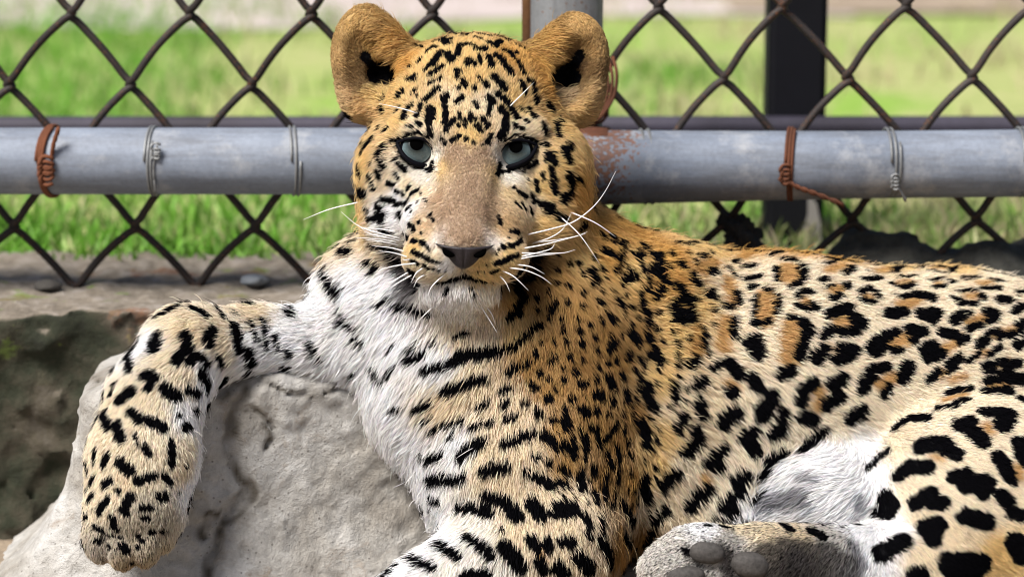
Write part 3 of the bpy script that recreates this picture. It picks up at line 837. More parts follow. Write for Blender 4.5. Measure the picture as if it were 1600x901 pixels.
# ------------------------------------------------------------------ the leopard's coat: every rosette bar and spot, and shade painted as marks in creases, under chin, in ears, x1 y1 x2 y2 half-width
BLACK = '''
658 64 658 64 5;674 56 686 54 4;703 50 718 49 5;690 62 700 70 6;704 62 704 63 6;651 74 656 76 3;661 75 662 75 4;668 82 676 75 5;676 75 682 75 4
653 100 658 92 3;665 109 676 102 5;676 102 688 84 7;699 88 706 96 6;701 82 702 90 4;674 117 690 106 5;671 132 690 122 3;715 88 719 74 5;719 72 733 71 5;725 57 737 54 6
730 100 732 94 4;712 110 720 113 4;713 118 716 124 3;680 140 686 138 3;637 125 648 122 5;640 103 642 105 3;722 130 724 128 3
742 60 750 63 4;748 50 763 53 6;770 48 785 54 4;782 58 794 58 5;800 52 816 62 4;722 71 733 71 4;741 73 744 79 4;752 80 760 76 5;765 68 773 73 6;773 73 781 66 6
810 74 817 77 5;788 80 800 85 5;800 85 806 84 4;800 88 802 92 4;748 87 751 99 3;731 94 731 104 3;739 98 742 104 4;763 90 768 103 5.5;778 88 788 103 6;788 103 800 116 6
811 100 818 115 5;771 121 788 138 6;757 131 762 135 4;814 130 819 144 5.5;825 126 832 132 4;746 120 749 125 3;724 126 725 128 3;741 136 743 142 3
623 150 630 143 5;600 157 605 155 5;644 146 649 141 3;653 149 653 150 2;664 157 675 149 4.5;675 149 684 139 4.5;693 152 699 150 5;694 155 697 175 5;698 178 694 192 5
672 172 670 190 7;670 190 673 210 5.5;678 172 677 187 4;651 183 657 165 5;653 193 656 197 4;630 185 636 172 5;619 178 626 168 3;638 168 645 163 3;635 197 646 199 2
601 205 608 200 4;576 210 583 194 4;568 238 582 218 6;562 222 563 228 3;592 240 601 226 4;612 222 625 216 3;596 170 600 178 4;593 200 593 203 3;698 203 709 188 5
714 160 722 153 4;718 178 719 186 3;717 195 717 197 3;727 188 727 198 3;734 178 735 190 3;706 220 718 213 4;728 219 729 216 3.5;696 224 696 225 3.5;690 217 690 218 3;715 140 725 130 3;728 138 730 134 3
743 162 746 168 4;765 153 769 160 6;766 165 763 180 4;755 186 762 198 5;745 196 751 205 4.5;778 147 788 156 5;788 156 796 165 5;783 172 790 180 7;791 185 790 200 6;788 205 780 215 5.5
801 172 808 184 5.5;804 195 806 200 4;812 202 818 201 3;812 168 819 175 3;828 172 836 184 5;822 188 824 191 4;848 195 851 208 5.5;870 190 872 214 4.5;855 165 862 172 6;834 143 838 160 5
873 183 878 192 4;880 240 890 228 7;851 225 857 228 4;760 220 763 224 4;766 213 766 214 4;740 222 741 223 3.5;754 226 755 226 2;742 185 743 187 3
592 240 599 262 5;580 255 581 256 3;602 231 602 236 3;562 262 565 274 6;578 274 584 295 4.5;589 268 594 278 4;563 296 573 304 8;614 251 618 248 3;622 256 634 266 4;616 270 622 278 2.5
607 286 614 289 4;620 299 621 300 4;629 303 630 303 4;637 296 640 292 3;642 305 652 297 3.5;600 310 610 312 5;615 312 620 318 4;618 320 628 318 4;632 320 639 312 3;636 328 642 323 3.5
592 322 600 340 6;622 335 628 339 4;572 324 580 330 3;670 338 674 334 3;651 317 653 314 1.8;657 303 658 302 1.8;663 312 664 311 1.8;666 316 667 315 1.8;642 331 644 330 2
863 242 866 255 6;862 262 866 285 5;864 285 868 300 5.5;880 235 888 250 7;854 240 855 250 4;888 275 893 285 7;880 312 892 298 8;837 284 840 298 4;848 272 850 280 3
831 258 838 254 3.5;817 268 827 261 3.5;811 301 822 308 4;830 304 833 309 3.5;806 317 813 325 3;815 318 821 330 3.5;827 327 830 333 3;848 320 864 325 6;855 332 862 330 5
832 316 840 315 3;900 278 908 285 4;803 293 804 294 3;823 279 824 280 2;872 338 882 342 6;779 339 783 349 3.5;676 342 677 343 3;640 352 646 358 5;654 348 655 348 3;658 365 659 366 3
632 363 633 368 3;636 370 639 374 4;646 376 650 378 5;659 378 662 382 4.5;666 384 672 391 2;632 385 645 393 3;645 393 656 399 4;656 399 668 404 4;670 406 688 411 2.2
642 407 655 411 3;664 415 668 418 3.2;676 420 677 420 2.5;685 422 685 422 2;695 423 695 423 1.5;534 396 545 398 8;545 384 555 380 5;597 360 607 363 4;590 338 600 345 6;577 340 586 342 4
580 382 590 384 4;595 384 610 386 4;605 391 625 392 3;570 415 580 412 5;580 425 588 418 6;798 361 798 362 3;805 361 809 364 5;794 372 795 372 2.5;806 382 814 374 4;785 385 788 386 4
797 385 801 385 4.5;779 390 780 391 2;775 397 776 397 2;774 411 788 406 4;788 406 808 399 4;760 414 761 414 2.5;768 425 778 422 3;757 425 757 425 2;747 424 747 424 2;905 355 912 351 7
612 402 626 407 8;628 410 640 416 8;643 424 646 430 8;648 436 654 452 9;806 430 808 428 8;814 422 826 414 9;832 406 842 398 7;846 392 856 386 5;806 442 812 456 8;822 436 834 430 7;681 441 724 434 3.5;724 434 786 442 3.5;724 418 724 434 2.5;640 481 668 491 6
250 496 277 483 8;222 508 240 495 4;300 484 322 495 7;335 482 348 498 5;361 486 369 495 3;366 512 372 545 9;392 505 400 530 4.5;332 516 324 530 8;326 535 328 537 8
290 525 294 545 9;275 565 285 550 8;246 527 240 545 11;212 532 200 560 9;203 560 204 578 8;295 565 310 555 7;310 555 323 568 8;340 558 345 570 6;352 590 355 605 8;388 552 392 565 10;385 580 386 582 7
315 585 323 605 9;292 610 310 615 6;258 608 275 618 10;228 588 240 590 9;232 605 233 606 7;180 600 175 618 5;190 625 205 612 10;160 612 157 630 4
208 645 218 655 9;163 648 170 668 8;183 665 190 685 9;233 658 253 668 9;287 670 294 668 7;300 640 306 644 5;275 648 282 650 3;226 698 232 710 5;266 690 267 725 6;210 680 215 693 3
150 705 148 720 5;163 724 168 712 6;189 722 202 735 9;126 735 130 725 6;215 750 240 743 7;255 742 263 752 6;143 755 147 746 5.5;165 757 172 752 7;288 728 289 729 4;183 765 187 768 4
140 780 147 772 5.5;130 765 131 766 4;156 798 168 780 6;192 795 205 775 7;248 777 258 776 7;222 793 236 794 4.5;223 808 232 810 4;278 768 279 769 3;133 806 137 810 5;176 808 182 825 6
148 822 160 828 4;198 802 199 803 4;168 834 190 840 2.5;152 845 160 842 4;190 852 197 860 6;171 852 172 853 4;235 832 240 830 4;253 829 254 829 4;216 836 217 837 4;222 845 222 846 4;214 854 215 855 4;205 878 206 878 4
410 500 416 545 4;448 548 453 552 6;448 482 458 488 5;450 497 460 495 3;482 538 498 565 4.5;512 445 530 462 7;530 485 540 498 5;530 505 555 515 5;555 530 572 545 5;428 525 434 545 4;445 573 447 577 6
580 575 597 600 5;605 590 616 578 5;548 585 556 580 3;607 550 616 540 3;620 485 640 478 4;508 430 530 455 8;506 418 510 424 5;530 490 531 491 5;445 490 455 492 5;590 478 605 470 4;615 480 630 475 4
695 612 720 603 8;720 603 755 590 8;650 640 675 629 5.5;612 642 630 636 3;660 660 675 654 3.5;672 673 685 668 4;692 665 722 658 4.5;738 667 768 658 5;792 655 805 650 5.5;745 638 760 632 5;785 635 792 628 5
782 612 798 605 5;820 630 822 630 5;825 598 835 605 5;702 683 708 680 3;720 715 730 700 8;725 708 755 690 8;655 710 663 713 4;670 718 690 710 6;788 695 830 678 8;755 738 790 730 8.5
672 750 700 748 9;700 750 725 748 8;676 780 690 785 6;675 795 676 796 4;718 793 740 792 9;740 792 765 803 9;760 775 790 785 10;790 785 810 808 11;830 785 845 805 11;685 833 708 825 3.5;730 840 755 855 8;755 855 768 870 8
682 852 715 870 7;790 855 812 885 13;828 842 838 855 9;853 845 858 858 8;842 875 850 890 9;640 873 675 888 8;583 895 612 885 7;725 900 760 895 8;785 828 786 829 4
638 565 660 555 7;665 580 700 570 7;700 570 730 556 7;720 556 775 550 10;780 546 808 540 6;712 528 728 520 4;672 540 677 538 3;635 550 650 542 3;795 580 825 568 6;820 465 795 498 8;815 530 830 520 5
695 460 699 452 3;736 452 737 452 3;740 461 741 462 3.5
965 345 972 380 5;972 380 968 410 5;968 410 960 425 5;938 368 945 375 6;955 370 958 380 6;945 395 955 400 8;995 395 1003 425 5;1003 385 1010 390 7;1023 400 1030 415 9;1025 420 1035 435 10;1013 420 1015 455 5
1025 465 1032 450 8;975 440 985 430 9;925 425 930 440 8;965 470 972 478 6;1000 460 1003 485 6;935 470 940 475 5;948 490 955 500 5;985 480 986 481 5;888 445 889 446 5;862 485 868 475 6;805 484 812 490 7
908 375 909 376 5;905 410 906 411 4;1060 412 1066 418 5;1058 450 1064 455 7;1055 470 1078 468 5;1052 480 1055 497 7;1076 480 1080 500 6;1082 430 1085 445 5;1093 403 1094 404 5
838 512 845 508 6;803 545 804 546 5;866 532 867 533 4;860 565 870 558 4;908 535 909 538 5;930 545 931 548 5;905 515 906 518 5;920 508 921 510 5;880 515 881 518 4;890 556 891 558 5;950 545 960 535 7;980 553 981 560 7
962 562 963 566 6;932 572 933 575 5;900 582 901 585 6;931 590 932 593 5;908 600 914 598 7;880 590 881 593 5;948 590 955 600 8;970 585 971 588 6;990 578 991 580 5;977 610 980 625 7;955 625 956 628 6;930 615 938 620 8
855 618 858 625 6;832 602 840 605 5;893 620 894 624 6;882 638 883 642 6;908 638 915 645 8;930 640 931 643 6;820 628 821 630 5;840 643 844 648 7;983 520 993 530 8;1012 490 1015 505 7;1010 520 1013 530 6;985 508 986 510 5
958 500 959 503 6;938 500 939 503 5;998 560 999 563 5;998 590 998 595 6;857 592 858 593 4;996 535 997 538 6;1022 548 1030 565 9;1010 605 1016 632 10;1020 530 1002 590 3;997 610 988 650 3;1058 487 1058 490 8;1066 500 1067 503 6
1058 555 1058 570 4;1053 600 1055 625 5;1075 570 1085 560 5;862 655 863 657 6;882 655 886 668 8;948 645 949 647 5;850 680 862 692 8;880 695 895 700 9;895 710 896 712 6;912 680 914 700 7;932 670 935 695 5;938 692 960 668 5
974 662 974 675 4;1000 660 1010 680 10;1010 685 1010 695 9;978 708 985 710 6;981 690 981 692 4;925 725 928 740 6;948 705 950 725 5;963 700 965 720 5;905 740 908 760 8;875 730 885 740 6;860 760 878 755 8;835 745 850 752 9
822 735 823 737 6;855 722 857 724 6;833 712 840 715 5;945 745 943 780 6;965 735 963 755 5;928 770 930 785 6;958 780 950 795 5;870 790 890 795 10;1005 745 1010 780 8;1040 755 1055 740 9;1070 705 1085 690 8;1088 690 1088 672 8
1060 670 1065 650 6;1078 790 1095 775 9;868 802 885 800 10;893 790 898 800 8;912 808 918 820 8;878 845 892 848 9;903 870 920 890 12;870 885 880 895 11;936 810 938 830 7;940 850 950 880 11;933 840 933 850 6;915 832 920 840 5
970 790 985 815 8;972 835 980 850 9;1005 760 1012 775 9;1025 815 1040 795 10;1010 850 1020 830 8
1055 383 1200 386 4;1200 386 1330 393 3.5;1330 393 1500 415 3.5;1500 415 1600 432 3.5
1212 420 1214 440 4;1222 408 1245 410 4;1252 418 1253 435 6;1235 450 1250 442 4;1180 465 1178 500 3;1215 465 1212 490 4;1178 508 1200 503 4;1197 453 1205 455 3;1280 440 1290 437 4;1290 415 1308 410 3;1320 430 1330 420 5
1245 465 1252 457 4;1252 457 1265 457 4;1245 480 1262 484 4;1268 478 1275 482 5;1290 450 1300 447 3;1300 468 1312 462 5;1318 450 1325 446 5;1165 438 1188 433 4;1172 450 1180 448 4;1145 413 1150 410 3;1160 420 1182 416 4
1135 420 1148 430 3;1152 460 1153 475 5;1133 478 1140 480 4;1095 402 1103 402 4;1107 428 1115 425 6;1080 435 1090 445 5;1110 460 1111 462 7;1148 500 1147 525 5;1100 525 1098 540 5;1255 505 1262 520 8;1235 497 1242 497 4
1295 492 1325 482 8;1335 500 1345 505 10;1315 520 1335 518 7;1285 525 1298 515 7;1170 535 1180 528 6;1265 402 1290 397 3;1200 403 1220 398 4
1355 425 1365 415 3;1365 415 1400 416 3;1395 428 1408 420 5;1350 438 1372 437 5;1393 445 1405 450 4;1405 435 1430 434 3;1410 452 1425 446 4;1443 416 1460 414 4;1450 426 1475 430 3;1485 427 1494 420 4
1455 440 1470 438 3;1460 450 1475 450 4;1482 440 1488 444 4;1505 437 1525 435 5;1535 453 1560 452 4;1545 439 1565 442 4;1345 458 1358 452 5;1366 458 1370 465 5;1345 470 1362 474 4;1405 465 1425 463 4;1430 462 1455 466 7
1390 492 1410 488 9;1440 492 1460 490 10;1455 500 1456 502 7;1490 467 1500 472 5;1500 457 1525 455 3;1500 476 1525 475 4;1533 463 1535 470 4;1562 470 1575 470 8;1490 502 1500 495 7;1500 492 1515 490 4;1540 488 1555 490 7
1545 502 1555 495 6;1512 514 1530 508 5;1365 545 1375 535 12;1375 530 1398 520 7;1420 515 1440 518 8;1425 530 1430 525 7;1395 548 1405 548 5;1472 520 1492 523 7;1440 550 1460 540 6;1500 535 1510 528 5
1530 540 1540 530 6;1545 520 1560 516 4;1560 528 1595 518 5;1590 508 1600 506 6;1585 488 1598 480 6;1590 460 1600 458 4;1588 540 1600 535 7;1310 545 1330 545 7
1180 530 1183 555 9;1172 540 1173 545 6;1255 530 1248 555 8;1222 585 1235 580 9;1275 560 1286 547 9;1333 548 1320 560 8;1305 562 1310 561 7;1140 568 1153 585 8;1175 590 1185 605 8;1090 600 1097 595 8
1140 610 1147 615 8;1255 610 1270 598 9;1250 625 1252 627 8;1300 600 1315 592 9;1290 632 1310 620 9;1255 650 1268 655 10;1190 650 1205 620 11;1092 630 1097 650 8;1130 660 1148 645 11;1215 675 1225 645 8
1330 652 1345 643 10;1165 685 1180 675 9;1270 685 1290 672 6;1060 665 1068 650 7;1085 680 1092 690 7;1078 570 1088 562 6;1115 575 1125 568 5
1350 600 1362 580 9;1362 580 1385 573 7;1410 590 1418 572 9;1345 610 1347 611 7;1380 615 1390 605 6;1445 550 1455 540 8;1450 560 1470 553 7;1510 565 1530 552 3;1545 555 1562 543 4;1535 572 1568 563 3.5;1570 572 1592 567 6
1540 580 1552 578 3.5;1450 595 1465 580 5;1480 570 1500 558 5;1480 580 1492 572 4;1540 595 1558 592 5;1565 588 1598 592 8;1540 613 1575 611 8;1480 615 1515 607 5;1465 640 1485 637 6;1490 635 1508 625 7
1402 668 1420 655 8;1420 655 1448 655 7;1540 645 1575 645 10;1565 665 1572 655 12;1500 665 1515 660 11;1515 670 1530 685 11;1535 690 1536 692 9;1440 697 1475 694 12;1475 700 1495 710 9;1595 625 1597 627 8;1590 695 1602 692 10
1080 705 1090 680 7;1105 725 1130 700 8;1120 725 1123 728 9;1168 680 1180 705 9;1210 680 1220 672 8;1200 720 1225 705 7;1190 745 1200 735 5;1150 750 1165 745 9;1130 790 1155 770 9;1145 798 1147 800 8;1080 785 1105 765 9;1255 700 1285 675 6;1175 780 1190 770 3
1118 810 1137 814 3.5;1103 820 1110 821 2.5;1167 816 1174 818 3.5;1225 820 1235 828 6;1268 830 1285 838 7;1270 818 1284 817 2
1378 712 1388 705 5;1358 730 1370 720 5;1405 742 1420 730 9;1420 730 1450 730 10;1490 745 1510 742 9;1510 755 1540 757 13;1535 770 1536 771 8;1560 715 1575 740 10;1580 750 1581 752 6;1385 780 1392 790 13;1370 802 1390 805 8
1430 785 1455 770 10;1455 785 1475 785 8;1445 825 1465 820 12;1455 840 1456 841 12;1510 805 1540 815 11;1500 805 1502 805 6;1565 775 1575 785 9;1580 800 1595 805 8;1585 845 1598 868 13;1595 708 1602 718 11
583 118 616 124 15;598 104 602 112 11;570 88 580 102 8;866 124 900 124 15;890 104 884 112 11;906 86 900 100 8;620 226 626 243 2.8;626 244 640 256 2.8;641 257 662 264 2.8;664 265 676 264 2.8;622 219 636 212 2.5;637 211 655 208 2.5;656 208 673 217 2.5;839 230 831 247 2.8;830 249 816 259 2.8;813 261 797 267 2.8;796 268 783 267 2.8;839 222 825 215 2.5;824 214 806 211 2.5;804 211 787 220 2.5;676 254 672 267 4;781 256 777 272 4.5;1068 858 1078 863 3;1375 865 1412 843 11;1425 896 1440 896 9;1480 880 1530 880 15;1490 895 1520 895 13
'''
GOLD = '''
1232 422 1232 436 14;1197 465 1192 500 13;1295 425 1315 418 8;1257 472 1257 473 7;1300 455 1312 452 8;1160 405 1170 400 9;1137 440 1145 475 8;1095 425 1112 412 10;1135 505 1128 540 10;1090 515 1085 540 8;1235 510 1232 560 12
1310 505 1325 500 9;1370 427 1392 423 8;1405 446 1420 442 5;1460 423 1485 418 6;1465 445 1466 445 4;1530 445 1545 444 5;1353 466 1354 466 7;1410 478 1430 468 10;1512 465 1525 463 6;1515 507 1540 495 8;1395 535 1410 530 10
1478 545 1500 530 7;1555 525 1590 513 5;1308 548 1309 548 7;1280 610 1275 635 7;1375 600 1395 590 8;1525 555 1540 550 4;1550 573 1575 567 4;1465 587 1485 575 4;1485 595 1505 587 4;1545 603 1575 598 6;1475 627 1505 618 6;1540 665 1545 675 6
1460 713 1470 716 4;1140 600 1147 608 7;1100 745 1103 750 6;985 740 985 790 11;965 830 968 890 11;1090 520 1088 550 9;1060 440 1065 480 10;1590 730 1592 745 6;843 862 846 868 6
'''
GREY = '1195 790 1255 772 11;1215 775 1262 790 7;1250 745 1275 750 5;1345 780 1350 800 7;1330 850 1345 880 8;1335 810 1340 815 5'
SOLE = '1080 870 1092 884 4;1128 852 1140 868 5;1138 893 1150 900 8;1078 860 1074 856 3;1140 868 1146 876 5;1200 870 1320 885 20;1150 898 1330 905 16;1220 850 1300 858 9'
def parse(t):
    return [tuple(float(v) for v in q.split()) for line in t.strip().split('\n') for q in line.split(';') if q.strip()]
# ground colour of the coat at places on the body, some with shade painted in: x y  r g b
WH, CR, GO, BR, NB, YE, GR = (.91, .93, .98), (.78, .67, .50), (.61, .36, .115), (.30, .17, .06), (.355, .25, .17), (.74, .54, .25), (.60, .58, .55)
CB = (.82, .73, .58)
SH = (.44, .265, .10)  # coat brown darkened to paint the shade on neck side and shoulder
BASE = [
 (735, 70, YE), (680, 90, YE), (800, 90, GO), (740, 130, YE), (690, 170, YE), (800, 165, YE), (620, 190, YE), (870, 190, YE), (645, 205, CR), (815, 207, CR), (700, 160, CR), (760, 160, CR), (735, 110, YE),
 (735, 215, YE), (735, 250, NB), (733, 290, NB), (728, 330, NB), (725, 365, NB), (700, 330, NB), (755, 330, NB), (693, 262, YE), (772, 265, YE), (684, 250, (.80, .77, .71)), (776, 252, (.80, .77, .71)), (683, 377, (.75, .7, .66)), (769, 380, (.75, .7, .66)), (702, 366, NB), (748, 368, NB), (700, 255, NB), (768, 258, NB), (640, 285, CR), (712, 240, NB), (757, 242, NB), (725, 374, NB),
 (685, 310, (.46, .33, .22)), (767, 310, (.44, .32, .21)), (665, 275, (.80, .77, .71)), (650, 270, (.80, .77, .71)), (795, 275, (.80, .77, .71)), (655, 300, CR), (800, 300, (.55, .42, .24)), (570, 250, YE), (565, 290, YE), (600, 290, CR), (620, 310, WH), (605, 330, WH), (640, 330, WH),
 (850, 290, YE), (900, 290, GO), (880, 260, YE), (830, 320, CR), (850, 345, YE), (910, 320, GO), (660, 350, (.64, .49, .32)), (790, 350, (.54, .38, .21)), (650, 385, YE), (680, 400, CR), (700, 415, WH), (660, 410, CR), (750, 412, YE), (790, 395, YE), (770, 415, YE),
 (690, 430, CR), (750, 432, YE), (630, 415, (.03, .025, .03)), (644, 440, (.03, .025, .03)), (815, 430, (.05, .03, .02)), (836, 412, (.07, .04, .02)), (822, 448, (.10, .055, .025)), (720, 462, (.88, .88, .88)), (680, 462, (.9, .9, .92)), (755, 465, (.82, .79, .72)), (720, 485, (.86, .84, .8)), (700, 475, WH), (735, 474, (.88, .87, .85)), (800, 470, GO), (835, 440, BR), (600, 400, CR), (610, 430, WH), (550, 360, CR), (540, 345, YE), (515, 390, CR), (490, 430, WH), (470, 470, WH), (560, 440, WH),
 (600, 460, WH), (620, 520, WH), (560, 560, WH), (600, 620, WH), (640, 690, WH), (650, 740, WH), (690, 560, WH), (700, 630, CR), (740, 590, CR), (720, 690, WH), (760, 690, CR), (790, 620, CR), (770, 720, CR), (720, 520, CR), (770, 510, CR), (800, 510, YE),
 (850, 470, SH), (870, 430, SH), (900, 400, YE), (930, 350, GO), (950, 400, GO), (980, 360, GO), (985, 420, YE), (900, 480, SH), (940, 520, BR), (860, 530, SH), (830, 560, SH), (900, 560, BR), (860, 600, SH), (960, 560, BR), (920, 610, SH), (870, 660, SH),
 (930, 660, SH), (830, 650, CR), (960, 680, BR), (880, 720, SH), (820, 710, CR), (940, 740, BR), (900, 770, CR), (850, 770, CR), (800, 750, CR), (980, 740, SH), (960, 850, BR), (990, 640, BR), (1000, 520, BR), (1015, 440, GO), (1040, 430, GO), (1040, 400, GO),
 (1040, 500, YE), (1045, 530, YE), (1030, 590, YE), (1040, 640, CR), (1030, 670, YE), (1020, 720, YE), (1020, 790, CR), (1000, 830, BR), (1060, 540, YE), (1070, 600, CR), (1080, 470, YE), (1100, 390, YE), (1120, 440, CR), (1160, 390, GO), (1160, 480, CB), (1180, 430, CB), (1240, 395, GO), (1270, 420, CB),
 (1300, 400, GO), (1340, 430, CB), (1400, 405, YE), (1430, 430, CB), (1480, 410, YE), (1550, 430, CB), (1600, 440, CB), (1220, 480, CB), (1280, 480, CB), (1330, 470, CB), (1380, 460, CB), (1440, 450, CB), (1480, 480, CB), (1540, 475, CB), (1110, 560, CR), (1160, 560, CB),
 (1210, 560, CB), (1200, 600, CB), (1280, 580, CB), (1350, 560, CB), (1330, 620, CB), (1400, 560, CB), (1430, 590, CB), (1500, 590, CB), (1560, 620, CB), (1520, 550, CB), (1100, 660, CR), (1120, 620, CR), (1160, 640, CB), (1160, 720, CB), (1110, 750, CB), (1060, 720, CB), (1050, 800, CR),
 (1190, 690, CB), (1235, 690, CB), (1260, 650, CB), (1300, 650, CB), (1400, 640, CB), (1370, 640, CB), (1240, 720, WH), (1290, 710, WH), (1320, 740, WH), (1300, 790, WH), (1220, 760, WH), (1180, 800, WH), (1350, 830, WH), (1360, 760, WH), (1340, 700, WH), (1400, 690, CB), (1420, 760, CB),
 (1480, 730, CB), (1430, 810, CR), (1490, 780, CB), (1490, 830, CR), (1550, 790, CB), (1440, 870, CR), (1560, 860, YE), (1550, 700, CB), (1580, 680, CB), (1360, 890, WH), (1400, 820, WH),
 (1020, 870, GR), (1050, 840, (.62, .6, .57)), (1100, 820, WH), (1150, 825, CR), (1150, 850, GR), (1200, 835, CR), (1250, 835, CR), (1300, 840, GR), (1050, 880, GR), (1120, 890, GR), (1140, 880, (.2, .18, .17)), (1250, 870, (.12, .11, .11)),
 (270, 490, CB), (330, 500, CB), (300, 515, CR), (400, 490, CR), (400, 540, WH), (440, 530, WH), (350, 545, CB), (230, 540, WH), (260, 560, CB), (290, 590, CB), (330, 580, WH), (320, 610, WH), (220, 620, CB), (240, 640, CB), (180, 640, CB), (290, 650, WH),
 (200, 700, CB), (160, 690, CB), (250, 710, CB), (290, 690, CB), (285, 735, CR), (310, 720, WH), (200, 750, CR), (160, 740, CB), (240, 730, CB), (290, 760, WH), (180, 790, CB), (150, 790, CB), (220, 780, (.52, .47, .38)), (260, 800, (.52, .47, .38)), (200, 820, (.50, .44, .35)),
 (170, 850, (.50, .45, .37)), (230, 850, (.58, .51, .41)), (180, 880, (.50, .41, .29)), (240, 860, (.56, .48, .35)), (160, 860, (.62, .57, .5)), (205, 885, (.42, .32, .2)),
 (660, 800, WH), (690, 810, WH), (650, 850, WH), (700, 840, WH), (720, 820, (.87, .84, .78)), (760, 830, (.87, .84, .78)), (800, 830, CR), (720, 880, (.87, .84, .78)), (780, 890, (.87, .84, .78)), (820, 820, CR), (860, 820, CR), (900, 830, CR), (860, 870, CR), (620, 880, WH), (900, 900, CR), (930, 890, CR),
 (560, 40, (.52, .35, .15)), (590, 30, (.58, .39, .17)), (620, 60, (.60, .38, .14)), (540, 90, (.50, .33, .15)), (590, 85, (.56, .36, .14)), (635, 100, GO), (600, 118, (.015, .013, .012)), (585, 125, (.02, .015, .012)), (565, 90, (.10, .06, .03)), (545, 150, (.60, .43, .24)), (570, 170, (.60, .41, .20)), (620, 145, YE), (590, 150, YE),
 (550, 75, (.30, .19, .08)), (553, 118, (.24, .15, .07)), (580, 68, (.40, .25, .09)), (562, 105, (.14, .085, .04)), (925, 105, (.24, .15, .07)), (916, 72, (.30, .19, .08)), (912, 128, (.20, .13, .06)), (912, 100, (.12, .07, .035)),  # ear interiors browned down to paint the shade round their hollows
 (590, 106, (.02, .015, .012)), (610, 120, (.015, .013, .012)), (598, 130, (.02, .015, .012)), (578, 116, (.03, .02, .013)), (870, 128, (.02, .015, .012)), (890, 116, (.015, .012, .01)), (886, 104, (.02, .015, .012)), (896, 130, (.03, .02, .013)), (902, 92, (.05, .03, .02)),  # ear hollows: black fur and painted shade together
 (905, 40, (.56, .37, .16)), (860, 65, (.60, .38, .14)), (930, 80, (.52, .35, .16)), (870, 95, (.56, .36, .14)), (840, 100, GO), (880, 122, (.015, .013, .012)), (895, 100, (.04, .025, .015)), (905, 75, (.2, .12, .05)), (920, 140, (.56, .40, .21)), (900, 170, (.62, .43, .20)), (855, 135, GO), (880, 150, (.42, .32, .2)), (925, 175, (.60, .41, .20)),
]
